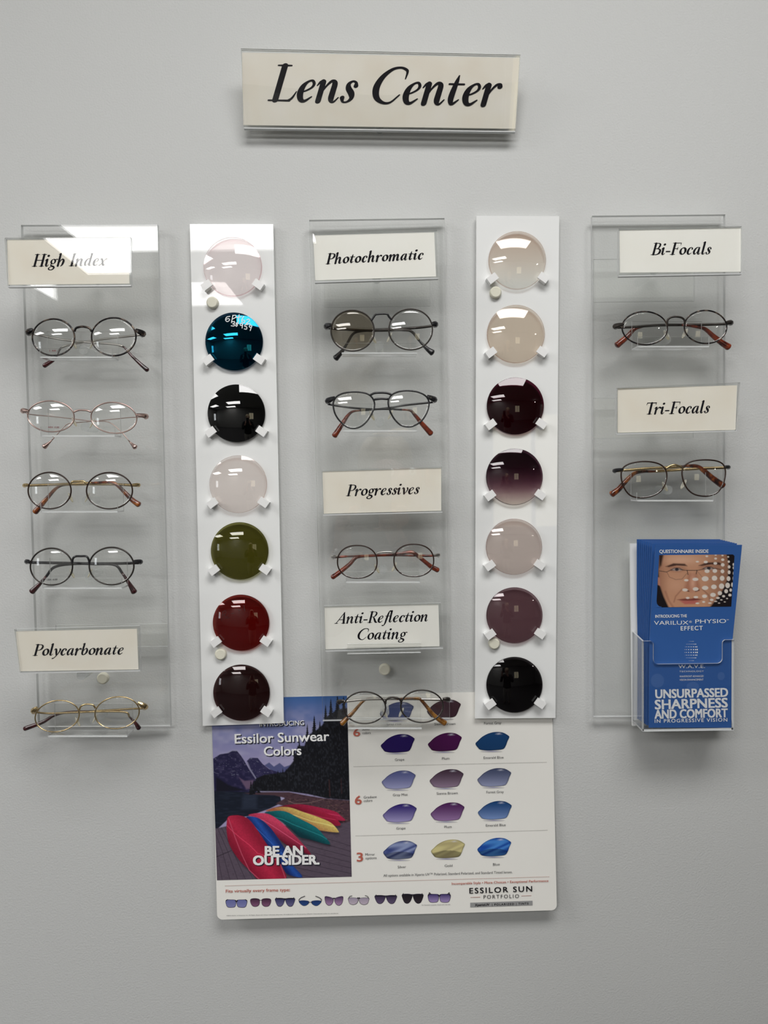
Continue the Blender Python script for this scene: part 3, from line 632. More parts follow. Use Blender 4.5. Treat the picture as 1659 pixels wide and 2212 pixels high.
def swatch(x0, y0, kind, c1, c2, z, name):
    x0, y0 = z((x0, y0)); w_, h_ = 252 / 3.456, 137 / 3.456
    pts = [p[:2] for p in smooth_path([(x0 + p[0] * w_, y0 + p[1] * h_ - .015 * p[0] * w_, 0) for p in LS], 3, True)]
    mb = MB(); cols = []
    sh = [(x0 + w_ * (.47 + .33 * math.cos(t)), y0 + h_ * 1.06 - .8 + 2.0 * math.sin(t)) for t in [2 * math.pi * i / 24 for i in range(24)]]
    pa = np.array(lin((216, 214, 208))); 
    blob(mb, cols, sh, lambda x, y, r: np.array(lin((120, 118, 165))) * (1 - r) + pa * r, .0003, 3)
    l1, l2 = np.array(lin(c1)), np.array(lin(c2))
    r8 = random.Random(hash(kind) % 97 if False else len(kind))
    def cf(x, y, r):
        u = (x - x0) / w_; v = (y - y0) / h_
        if kind == 'solid': c = l1 * (1 - .15 * v) + l2 * .0
        elif kind == 'gradient': f = max(0, min(1, v)) ** 1.6; c = l1 * (1 - f) + l2 * f
        else:
            n_ = .5 + .5 * math.sin(9 * u + 5 * v + 3 * math.sin(7 * v + 4 * u)); c = l1 * n_ + l2 * (1 - n_)
            if v > .72 - .15 * math.sin(3 * u): c = c * .45
        g = max(0, 1 - math.hypot((u - .69) / .09, (v - .08) / .07)); c = c * (1 - .8 * g) + np.array([.65, .66, .75]) * .8 * g
        if r > .93: c = c * .55
        return c
    blob(mb, cols, pts, cf, .0006, 10)
    mb.col = np.array(cols) * 1.1
    o = mb.build('lens_swatch', PRINT, poster); o['label'] = name
for x, y, k, c1, c2, z, nm in [(278, 128, 'solid', (74, 84, 128), (0, 0, 0), Z3, 'solid grey mist printed lens'), (630, 110, 'solid', (66, 42, 52), (0, 0, 0), Z3, 'solid sienna brown printed lens'),
    (285, 368, 'solid', (34, 14, 88), (0, 0, 0), Z3, 'solid grape printed lens'), (637, 358, 'solid', (70, 12, 70), (0, 0, 0), Z3, 'solid plum printed lens'), (992, 352, 'solid', (20, 62, 108), (0, 0, 0), Z3, 'solid emerald blue printed lens'),
    (292, 640, 'gradient', (84, 90, 140), (158, 160, 198), Z3, 'graded grey mist printed lens'), (650, 630, 'gradient', (66, 46, 62), (142, 122, 144), Z3, 'graded sienna brown printed lens'), (1006, 622, 'gradient', (66, 74, 104), (148, 154, 186), Z3, 'graded forest grey printed lens'),
    (300, 128, 'gradient', (46, 30, 112), (162, 154, 200), Z4, 'graded grape printed lens'), (657, 118, 'gradient', (76, 28, 86), (150, 118, 164), Z4, 'graded plum printed lens'), (1010, 107, 'gradient', (22, 66, 118), (120, 146, 196), Z4, 'graded emerald blue printed lens'),
    (303, 404, 'mirror', (60, 72, 128), (140, 152, 190), Z4, 'silver mirror printed lens'), (660, 395, 'mirror', (206, 196, 140), (178, 166, 120), Z4, 'gold mirror printed lens'), (1006, 382, 'mirror', (24, 72, 160), (70, 132, 204), Z4, 'blue mirror printed lens')]:
    swatch(x, y, k, c1, c2, z, nm)
Z6 = zf(800, 1860, 3.858)
FRM = [((203, 355, 398, 425), Z5, 'sq', (98, 104, 160), (128, 130, 176)), ((430, 345, 617, 415), Z5, 'sep', (58, 34, 52), (128, 84, 116)), ((655, 338, 840, 415), Z5, 'av', (34, 40, 84), (104, 100, 140)),
       ((870, 345, 1087, 410), Z5, 'wire', (20, 42, 92), (40, 72, 130)), ((1112, 328, 1282, 405), Z5, 'cat', (70, 50, 84), (166, 132, 170)), ((1325, 325, 1522, 400), Z5, 'thin', (150, 140, 160), (190, 176, 190)),
       ((35, 283, 222, 353), Z6, 'av', (44, 36, 60), (96, 82, 112)), ((262, 272, 443, 350), Z6, 'av', (26, 22, 28), (50, 42, 50)), ((480, 275, 668, 343), Z6, 'sq', (50, 40, 100), (160, 140, 190))]
for (x0, y0, x1, y1), z, kd, c1, c2 in FRM:
    (ax, ay), (bx, by) = z((x0, y0)), z((x1, y1)); w_, h_ = bx - ax, by - ay; tl = -.018 * 0
    mb = MB(); cols = []; d1, d2 = np.array(lin(c1)), np.array(lin(c2)); dk = np.array(lin((34, 30, 44)))
    shp = {'sq': [(.02, .1), (.25, .04), (.46, .1), (.47, .5), (.42, .9), (.28, 1), (.12, .97), (.04, .7)],
           'sep': [(.02, .12), (.2, .0), (.4, .08), (.44, .3), (.42, .75), (.3, 1), (.12, .95), (.02, .55)],
           'av': [(.03, .12), (.25, .05), (.45, .12), (.47, .3), (.4, .75), (.28, 1), (.14, .92), (.05, .5)],
           'wire': [(.05, .35), (.22, .28), (.42, .38), (.42, .7), (.3, .97), (.18, .95), (.06, .6)],
           'cat': [(.02, .05), (.2, .02), (.42, .2), (.46, .5), (.36, .9), (.2, 1), (.06, .7)],
           'thin': [(.03, .25), (.22, .18), (.46, .3), (.42, .8), (.26, 1), (.1, .88), (.04, .55)]}[kd]
    for side in (0, 1):
        pts = [(ax + (p[0] if side == 0 else 1 - p[0]) * w_, ay + p[1] * h_) for p in shp]
        pts = [p[:2] for p in smooth_path([(p[0], p[1], 0) for p in pts], 4, True)]
        big = [(np.mean([q[0] for q in pts]) + (p[0] - np.mean([q[0] for q in pts])) * 1.08, np.mean([q[1] for q in pts]) + (p[1] - np.mean([q[1] for q in pts])) * 1.1) for p in pts]
        blob(mb, cols, big, lambda x, y, r: dk, .0003, 2)
        blob(mb, cols, pts, lambda x, y, r: d1 * (1 - (y - ay) / h_) + d2 * ((y - ay) / h_), .0006, 5)
    def bar(pp, wd):
        q = [(ax + p[0] * w_, ay + p[1] * h_) for p in pp]
        for (xa, ya), (xb, yb) in zip(q, q[1:]):
            l = math.hypot(xb - xa, yb - ya) + 1e-6; nx, ny = -(yb - ya) / l * wd / 2, (xb - xa) / l * wd / 2
            b0 = len(cols); mb.add([post(xa + nx, ya + ny, .0009), post(xb + nx, yb + ny, .0009), post(xb - nx, yb - ny, .0009), post(xa - nx, ya - ny, .0009)], [(0, 1, 2, 3)]); cols.extend([dk] * 4)
    if kd in ('sq', 'cat', 'thin'): bar([(.44, .16), (.5, .22), (.56, .16)], 2.2)
    if kd == 'av': bar([(.08, .1), (.92, .1)], 1.6); bar([(.45, .3), (.5, .22), (.55, .3)], 1.2)
    if kd in ('wire', 'sep'): bar([(.42, .5 if kd == 'wire' else .2), (.58, .5 if kd == 'wire' else .2)], 1.0)
    if kd == 'wire': bar([(.03, .35), (.02, .15), (.12, -.15), (.28, -.35)], 1.4); bar([(.97, .35), (.98, .15), (.88, -.15), (.72, -.35)], 1.4)
    if kd in ('thin',): bar([(.03, .25), (.08, .0), (.2, -.08)], 1.2); bar([(.97, .25), (.92, 0), (.8, -.12)], 1.2)
    if z is Z6 and kd == 'sq': bar([(.02, .2), (.06, -.2), (.14, .05)], 1.3); bar([(.98, .2), (.94, -.2), (.86, .05)], 1.3)
    if kd in ('sq', 'av'): bar([(.02, .15), (.08, -.05)], 1.2); bar([(.98, .15), (.92, -.05)], 1.2)
    mb.col = np.array(cols) * 1.1
    mb.build('sunglasses_print', PRINT, poster)

# ------------------------------------------------------------------ clear display panels
def quadP(corners, h): return [P(x, y, hh) for (x, y), hh in zip(corners, h if hasattr(h, '__len__') else [h] * 4)]
def panel(corners, label, pads, tilt=0.0):
    q = quadP(corners, [PAN_F + tilt, PAN_F - tilt, PAN_F - tilt, PAN_F + tilt])
    base = (q[3] + q[2]) / 2
    t = thing('display_panel', label, 'panel', (base[0], -PAN_F, base[2]), 'clear display panels')
    MB().slab(q, PAN_T).build('sheet', [ACR, ACR_EDGE], t)
    # spacers between wall and sheet
    for x, y in pads:
        MB().cyl(P(x, y, .004), .006, -.0003, -(PAN_F - PAN_T), 18).build('spacer', ACR_PEG, t)
    return t
pl = panel([(45, 486), (340, 485), (368, 1569), (82, 1571)], 'clear acrylic panel at far left, below which the gold polycarbonate glasses hang', ((195, 565), (221, 1466)))
pm = panel([(668, 475), (960, 471), (972, 1553), (697, 1558)], 'clear acrylic panel in the middle, overlapping the top of the poster', ((812, 550), (831, 1447)), .0013)
pr = panel([(1279, 466), (1567, 463), (1565, 1547), (1282, 1549)], 'clear acrylic panel at far right, behind the blue brochures', ((1460, 540), (1470, 1400)))

GF = .056       # glasses fronts stand this far off the wall
LIP, REAR = .068, .047
def rest(parent, x0, x1, ytop, ybot, rear=34):
    """folded clear rest: rear plate, floor and front lip, on a round peg"""
    a = P(x0, ybot, LIP); b = P(x1, ybot, LIP); top = P(x0, ytop, LIP)
    z0 = (a[2] + b[2]) / 2; xl, xr = a[0], b[0]; hl = top[2] - a[2]; sl = (b[2] - a[2])
    t = .0017
    m = MB()
    def sh(pts, th): m.slab(pts, th)
    sh([(xl, -LIP, a[2] + hl), (xr, -LIP, b[2] + hl), (xr, -LIP, b[2]), (xl, -LIP, a[2])], t)
    rz = rear / 1000.0
    sh([(xl, -REAR, a[2] + rz), (xr, -REAR, b[2] + rz), (xr, -REAR, b[2]), (xl, -REAR, a[2])], t)
    q = [(xl, -LIP + t, a[2] + t), (xr, -LIP + t, b[2] + t), (xr, -REAR, b[2] + t), (xl, -REAR, a[2] + t)]
    lo = [(p[0], p[1], p[2] - t) for p in q]
    m.add(q + lo, [(0, 1, 2, 3), (7, 6, 5, 4)], 0); m.add(q + lo, [(0, 4, 5, 1), (1, 5, 6, 2), (2, 6, 7, 3), (3, 7, 4, 0)], 1)
    r = m.build('eyewear_rest', [ACR, ACR_EDGE], parent)
    c = ((xl + xr) / 2, 0, z0 + .013)
    MB().cyl(c, .0055, -PAN_F, -(REAR - t), 24).build('peg', ACR_PEG, r)
    return r
for pp, args in ((pl, (86, 242, 752.5, 773)), (pl, (88, 248, 922, 943)), (pl, (88, 254, 1086, 1107)), (pl, (92, 263, 1249, 1272)), (pl, (103, 275, 1570, 1592)),
                 (pm, (738, 900, 741, 764)), (pm, (739, 901, 908, 932)), (pm, (747, 907, 1235, 1259)), (pm, (752, 911, 1551, 1575)),
                 (pr, (1378, 1532, 727, 750)), (pr, (1376, 1541, 1064, 1083))):
    rest(pp, *args)

# ------------------------------------------------------------------ signs
def sign(name, label, outer, card, h, lines, cardmat, weight=1.0, parent=None, peg=None):
    hs = h if hasattr(h, '__len__') else [h] * 4
    q = quadP(outer, hs); qc = quadP(card, [x - .0021 for x in hs])
    base = (q[2] + q[3]) / 2
    t = thing('sign_holder', label, 'sign', base)
    m = MB(); m.slab(q, .002)
    back = [p + np.array([0, .0032, 0]) for p in q]; m.slab(back, .002)
    # folded lower edge
    lo = [q[3], q[2], q[2] + np.array([0, .0052, 0]), q[3] + np.array([0, .0052, 0])]; lo2 = [p - np.array([0, 0, .0013]) for p in lo]
    m.add(lo + lo2, [(0, 3, 2, 1), (4, 5, 6, 7), (0, 1, 5, 4), (1, 2, 6, 5), (2, 3, 7, 6), (3, 0, 4, 7)], 1)
    m.build('acrylic_sleeve', [ACR, ACR_EDGE], t)
    c = MB().slab(qc, .0009, 0).build('card', cardmat, t)
    s = plane_surf(qc); tm = MB()
    for txt, a, b, cap in lines: serif_text(tm, txt, a, b, cap, s, .00012, weight)
    tm.build('lettering', INK, c)
    if parent is not None:
        x, y = peg
        p = P(x, y, .03); MB().cyl(p, .0055, -PAN_F, -(min(hs) - .0053), 24).build('sign_peg', ACR_PEG, parent)
    else:
        p = P(*peg, .02); MB().cyl(p, .005, -.0005, -(min(hs) - .0053), 24).build('sign_peg', ACR_PEG, t)
    return t
Zc = zf(500, 80, 2.552)
sign('', 'wide cream sign reading Lens Center, on the bare wall above everything', [(520.4, 104.7), (1124.2, 118.4), (1113, 283), (526.6, 275)], [(522.7, 113.3), (1122, 125), (1114, 278), (525.5, 270)], [.038, .038, .017, .017],
     [('Lens Center', (578, 218), (1081, 228.5), 79)], CARD, .98, None, (820, 264))
sign('', 'cream sign reading High Index at the top of the far left panel', [(10, 514), (282, 512.5), (282.6, 615.5), (16.4, 618)], [(15, 518), (277, 516), (279.5, 612.5), (18.5, 615)], [.0771, .0771, .0783, .0783],
     [('High Index', (68.7, 575.7), (231, 573.6), 26.3)], CARD, 1.0, pl, (200, 598))
sign('', 'yellowed sign reading Polycarbonate near the bottom of the far left panel', [(31, 1359.5), (300, 1352), (303, 1448), (43, 1453)], [(34.5, 1364), (295.5, 1358.5), (299, 1446), (42, 1450)], .078,
     [('Polycarbonate', (70.4, 1416.4), (266.6, 1413.4), 24.3)], CARD, 1.0, pl, (205, 1440))
sign('', 'white sign with bold lettering Photochromatic at the top of the middle panel', [(675, 504), (944, 496.5), (946.5, 600), (680, 608.5)], [(676.5, 508.5), (938, 502), (942, 597), (681, 605.5)], .066,
     [('Pħotocħromatic', (703.4, 570.6), (914.8, 559.8), 22.6)], CARDW, 1.15, pm, (813, 596))
sign('', 'yellowed sign reading Progressives halfway down the middle panel', [(694.5, 1016), (955, 1008), (955.5, 1105), (698, 1111.5)], [(696.5, 1018.8), (953, 1011), (953, 1103), (699.5, 1109.5)], .050,
     [('Progressives', (747.2, 1071.5), (906, 1066.6), 24)], CARD, 1.0, pm, (826, 1090))
sign('', 'white two line sign reading Anti-Reflection Coating low on the middle panel', [(699.5, 1309), (952.5, 1302.5), (956.8, 1399), (703, 1405.5)], [(700.8, 1311.4), (947, 1305.4), (949.5, 1396), (703, 1402.5)], .050,
     [('Anti-Reflection', (722.3, 1347.2), (924.5, 1341.8), 24), ('Coating', (774.6, 1382), (880, 1379.6), 24.3)], CARDW, .95, pm, (830, 1388))
Zr = zf(1250, 440, 4.0562); Zr2 = zf(1250, 800, 4.0562)
sign('', 'cream sign reading Bi-Focals at the top of the far right panel', [(1336.3, 493.7), (1602, 488.5), (1602.6, 590), (1336.5, 595)], [Zr((358, 232)), Zr((1422, 211)), Zr((1419, 596)), Zr((362, 604))], .078,
     [('Bi-Focals', (1405.6, 550.6), (1536.2, 549), 25.6)], CARDW, 1.0, pr, (1422, 577))
sign('', 'cream sign reading Tri-Focals on the far right panel, between the two pairs of glasses', [(1331.5, 838), (1599, 826), (1592, 930), (1332, 936.5)], [Zr2((343, 158)), Zr2((1388, 131)), Zr2((1374, 521)), Zr2((343, 546))], .076,
     [('Tri-Focals', (1397, 895), (1533, 891.8), 25.6)], CARD, 1.0, pr, (1424, 915))
# lip in front of the lower edge of the Anti-Reflection sign, and plain clear plates on the panels
def plate(parent, x0, x1, y0, y1, h, name='cover_plate'):
    MB().slab(quadP([(x0, y0), (x1, y0 - .012 * (x1 - x0)), (x1, y1 - .012 * (x1 - x0)), (x0, y1)], h), .0018).build(name, [ACR, ACR_EDGE], parent)
a = MB().slab(quadP([(750, 1391), (909, 1388.5), (909, 1410), (750, 1413)], .0545), .0022)
aa = quadP([(750, 1411), (909, 1408), (909, 1410), (750, 1413)], .0523); bb = [p + np.array([0, .038, 0]) for p in aa]
a.add(aa + bb, [(0, 1, 5, 4), (3, 7, 6, 2)], 0); a.add(aa + bb, [(0, 3, 2, 1), (1, 2, 6, 5), (4, 5, 6, 7), (0, 4, 7, 3)], 1)
a.build('eyewear_rest', [ACR, ACR_EDGE], pm)
plate(pm, 701, 929, 520, 664, PAN_F + .0022)
plate(pr, 1282, 1500, 560, 653, PAN_F + .0022)
plate(pr, 1282, 1498, 860, 949, PAN_F + .0022)
plate(pl, 120, 362, 1350, 1399, PAN_F + .0022)

# ------------------------------------------------------------------ white boards with clips, lenses
def q4(c): return tuple(max(1e-4, v) ** .25 for v in c)
def tintm(name, c, ior=1.56, **k): return clear(name, q4(lin(c)), ior, **k)
lens_m = {
 'pink': tintm('pale pink tint', (250, 240, 240)), 'blue': clear('blue mirror', (.14, .2, .28), 1.5, gloss=(.03, .5, .8), extra=.10),
 'black': clear('black glossy tint', (.08, .08, .08), 1.62, extra=.02), 'pale': tintm('pale rose tint', (240, 230, 225)),
 'olive': tintm('olive green tint', (74, 71, 20)), 'red': tintm('deep red tint', (88, 5, 3)), 'maroon': tintm('very dark brown tint', (34, 10, 10)),
 'beigefade': clear('beige fading tint', (.9, .9, .9), 1.56, gradient=[(.12, q4(lin((238, 238, 232)))), (.45, q4(lin((228, 218, 206)))), (.9, q4(lin((212, 192, 176))))]),
 'beige': tintm('beige tint', (222, 206, 188)), 'wine': tintm('almost black wine tint', (26, 0, 3)),
 'winefade': clear('wine fading tint', (.5, .4, .4), 1.56, gradient=[(.06, q4(lin((214, 200, 190)))), (.2, q4(lin((180, 158, 156)))), (.42, q4(lin((86, 52, 64)))), (.68, q4(lin((28, 6, 16)))), (.95, q4(lin((16, 2, 6))))]),
 'taupe': tintm('light taupe tint', (208, 193, 186)), 'plum': tintm('plum brown tint', (98, 68, 74)), 'jet': tintm('jet black tint', (6, 4, 5), 1.5)}
LR = .0900
DARKEDGE = clear('ground dark lens edge', (.3, .28, .28), rough=.3)
def edgem(c): return clear('ground lens edge', q4(lin(c)), rough=.3)
edge_m = {'pink': edgem((196, 138, 146)), 'pale': edgem((186, 158, 152)), 'beigefade': edgem((176, 140, 130)), 'beige': edgem((168, 130, 122)), 'taupe': edgem((150, 122, 122)), 'olive': edgem((60, 58, 10)), 'red': edgem((60, 2, 2)), 'plum': edgem((60, 36, 42))}
def lens(px, py, r, key, label, text_strokes=None):
    c0 = P(px, py, BRD_F + .003); rad = np.linalg.norm(P(px + r, py, BRD_F + .003) - c0)
    eh = BRD_F + .0022   # back edge height
    sag = LR - math.sqrt(LR * LR - rad * rad)
    vs = []; fs = []; NR, NA = 14, 72
    for surf_ in (0, 1):
        Rr = LR if surf_ == 0 else LR - .0022
        sg = Rr - math.sqrt(Rr * Rr - rad * rad)
        top = eh + (.0022 if surf_ == 0 else 0) + sg
        vs.append((c0[0], -top, c0[2])); b0 = len(vs) - 1
        for i in range(1, NR + 1):
            rr = rad * math.sin(i / NR * math.pi / 2); hh = top - (Rr - math.sqrt(Rr * Rr - rr * rr))
            for k in range(NA):
                an = 2 * math.pi * k / NA; vs.append((c0[0] + rr * math.cos(an), -hh, c0[2] + rr * math.sin(an)))
        ff = [(b0, b0 + 1 + (k + 1) % NA, b0 + 1 + k) for k in range(NA)]
        for i in range(NR - 1):
            for k in range(NA):
                o = b0 + 1 + i * NA; ff.append((o + k, o + (k + 1) % NA, o + NA + (k + 1) % NA, o + NA + k))
        fs += ff if surf_ == 1 else [f[::-1] for f in ff]
    n = 1 + NR * NA; o1 = 1 + (NR - 1) * NA
    mb = MB(); mb.add(vs, fs, 0, True)
    rim_ = [];
    for k in range(NA):   # narrow ground edge round the lens
        an = 2 * math.pi * k / NA
        for rr, hh in ((rad - .0007, eh + .0026), (rad + .0001, eh + .0016), (rad + .0001, eh + .0003)): rim_.append((c0[0] + rr * math.cos(an), -hh, c0[2] + rr * math.sin(an)))
    mb.add(rim_, [(3 * k + j, 3 * ((k + 1) % NA) + j, 3 * ((k + 1) % NA) + j + 1, 3 * k + j + 1) for k in range(NA) for j in (0, 1)], 1, True)
    mb.add(vs, [(o1 + k, o1 + (k + 1) % NA, n + o1 + (k + 1) % NA, n + o1 + k) for k in range(NA)], 0)
    o = mb.build('tinted_lens', [lens_m[key], edge_m.get(key, DARKEDGE)], loc=(c0[0], -eh, c0[2]))
    tag(o, label, 'lens', 'round lens blanks on the white boards')
    if text_strokes:
        strokes, m_ = text_strokes; tb = MB(); top = eh + .0022 + sag
        def xf(x, y):
            p = P(x, y, top)   # walk onto the dome
            for _ in range(3):
                d2 = (p[0] - c0[0]) ** 2 + (p[2] - c0[2]) ** 2
                p = P(x, y, top - (LR - math.sqrt(max(LR * LR - d2, 1e-6))) + .0002)
            return p
        for s in strokes: stroke(tb, s, xf, 0, 4)
        tb.build('handwriting', m_, o)
    return o
CHALK = mat('white pen', (.75, .77, .78), .6)
PENB = mat('black pen', (.01, .004, .004), .5)
ZB = zf(390, 460, 5.53)
def hand(z, lst, wpx): return [[(*z(p), wpx) for p in s] for s in lst]
HW = hand(ZB, [[(590, 1235), (550, 1245), (538, 1280), (560, 1298), (585, 1280), (575, 1262), (545, 1270)],
               [(625, 1222), (618, 1260), (608, 1310)], [(622, 1228), (655, 1222), (660, 1245), (620, 1268)],
               [(700, 1215), (692, 1260), (690, 1300)], [(668, 1250), (725, 1240)],
               [(755, 1235), (735, 1270), (735, 1305), (762, 1308), (768, 1285), (742, 1282)],
               [(790, 1278), (815, 1268), (825, 1285), (800, 1310), (785, 1325), (832, 1322)],
               [(615, 1300), (645, 1298), (640, 1320), (622, 1325), (642, 1330), (640, 1350), (605, 1348)],
               [(685, 1310), (662, 1318), (680, 1338), (668, 1355), (660, 1340), (690, 1318), (685, 1310)],
               [(740, 1325), (722, 1318), (712, 1338), (730, 1345), (742, 1328), (735, 1375)],
               [(800, 1335), (770, 1338), (768, 1355), (790, 1360), (788, 1388), (762, 1385)],
               [(852, 1345), (828, 1340), (822, 1362), (845, 1365), (852, 1348), (832, 1405)]], 1.9)
ZR_ = zf(390, 1200, 5.53)
HR = hand(ZR_, [[(500, 680), (490, 740), (492, 780)], [(500, 680), (530, 660), (545, 680), (520, 710), (500, 715)], [(520, 712), (545, 730), (530, 755)], [(565, 715), (555, 750), (590, 738)],
                [(605, 695), (640, 690)], [(680, 650), (720, 650)], [(700, 650), (702, 695)], [(755, 595), (770, 665)]], .7)
S1 = [(503, 577, 63, 'pink', 'pale pink lens, topmost on the left white board'), (506, 738, 62, 'blue', 'dark blue mirror lens with white handwriting, second on the left board', (HW, CHALK)), (511, 893, 62, 'black', 'glossy black mirror lens on the left board, between blue and pale ones'),
      (515, 1046, 62, 'pale', 'pale rose lens in the middle of the left board'), (518, 1190, 62, 'olive', 'olive green lens on the left white board'), (521, 1345, 60.8, 'red', 'deep red lens on the left white board', (HR, PENB)),
      (522, 1496, 61, 'maroon', 'very dark brown lens at the bottom of the left board')]
S2 = [(1117, 563, 62, 'beigefade', 'beige lens fading to clear, topmost on the right white board'), (1114, 722, 62.3, 'beige', 'plain beige lens second from the top of the right board'), (1113, 877, 61.5, 'wine', 'almost black wine lens with a ceiling light reflection, third on the right board'),
      (1111, 1030, 61, 'winefade', 'wine lens fading to clear at its lower edge on the right board'), (1110, 1181, 60.5, 'taupe', 'light taupe lens on the right board, above the plum one'), (1111, 1329, 60.5, 'plum', 'plum brown lens on the right white board'),
      (1111, 1479, 60.5, 'jet', 'jet black lens at the bottom of the right board, beside the poster')]
def board(corners, lenses, label):
    q = quadP(corners, BRD_F); base = (q[2] + q[3]) / 2
    t = thing('lens_board', label, 'display board', (base[0], -BRD_F, base[2]), 'white lens boards')
    MB().slab(q, BRD_T, 0).build('board', WHITE, t)
    for s in (.3, .7):
        p = q[0] + (q[2] - q[0]) * s; MB().cyl(p, .02, -.0002, -(BRD_F - BRD_T), 24).build('wall_mount', CLIPW, t)
    for e in lenses:
        px, py, r = e[:3]; c0 = P(px, py, BRD_F + .003); rad = np.linalg.norm(P(px + r, py, BRD_F + .003) - c0)
        for sgn in (-1, 1):
            an = math.radians(270 + sgn * 54)
            d = np.array([math.cos(an), 0, math.sin(an)])
            m = MB(); w_ = .0088
            f1 = BRD_F + .0100
            m.box(c0 * [1, 0, 1] + d * (rad + .0050) + np.array([0, -(BRD_F + f1) / 2, 0]), (.0088, f1 - BRD_F, w_), 0, math.atan2(d[2], d[0]))
            m.box(c0 * [1, 0, 1] + d * (rad - .0012) + np.array([0, -(f1 + BRD_F + .0072) / 2, 0]), (.0036, f1 - BRD_F - .0072, w_), 0, math.atan2(d[2], d[0]))
            m.build('clip', CLIPW, t)
    for e in lenses: lens(*e)
    return t
board([(410, 484), (590, 484), (613, 1562), (438, 1568)], S1, 'white board of round lenses left of the middle clear panel')
board([(1029, 466), (1208, 467), (1200, 1551), (1026, 1552)], S2, 'white board of round lenses right of the middle clear panel')
def cap(x, y, h, label):
    c = P(x, y, h + .005); r = .0072
    o = MB().cyl(c, r, -h, -(h + .0055), 32, 0, .0016).build('screw_cap', CAP, loc=(c[0], -h, c[2])); tag(o, label, 'screw cap', 'cream screw caps')
for a in ((458, 653, BRD_F, 'cream screw cap under the pale pink lens'), (476, 1414, BRD_F, 'cream screw cap under the deep red lens'), (1071, 631, BRD_F, 'cream screw cap under the topmost beige lens'),
          (1068, 1391, BRD_F, 'cream screw cap under the plum brown lens'), (831, 1447, PAN_F, 'cream screw cap on the middle clear panel below its lowest sign'), (221, 1466, PAN_F, 'cream screw cap under the Polycarbonate sign')):
    cap(*a)

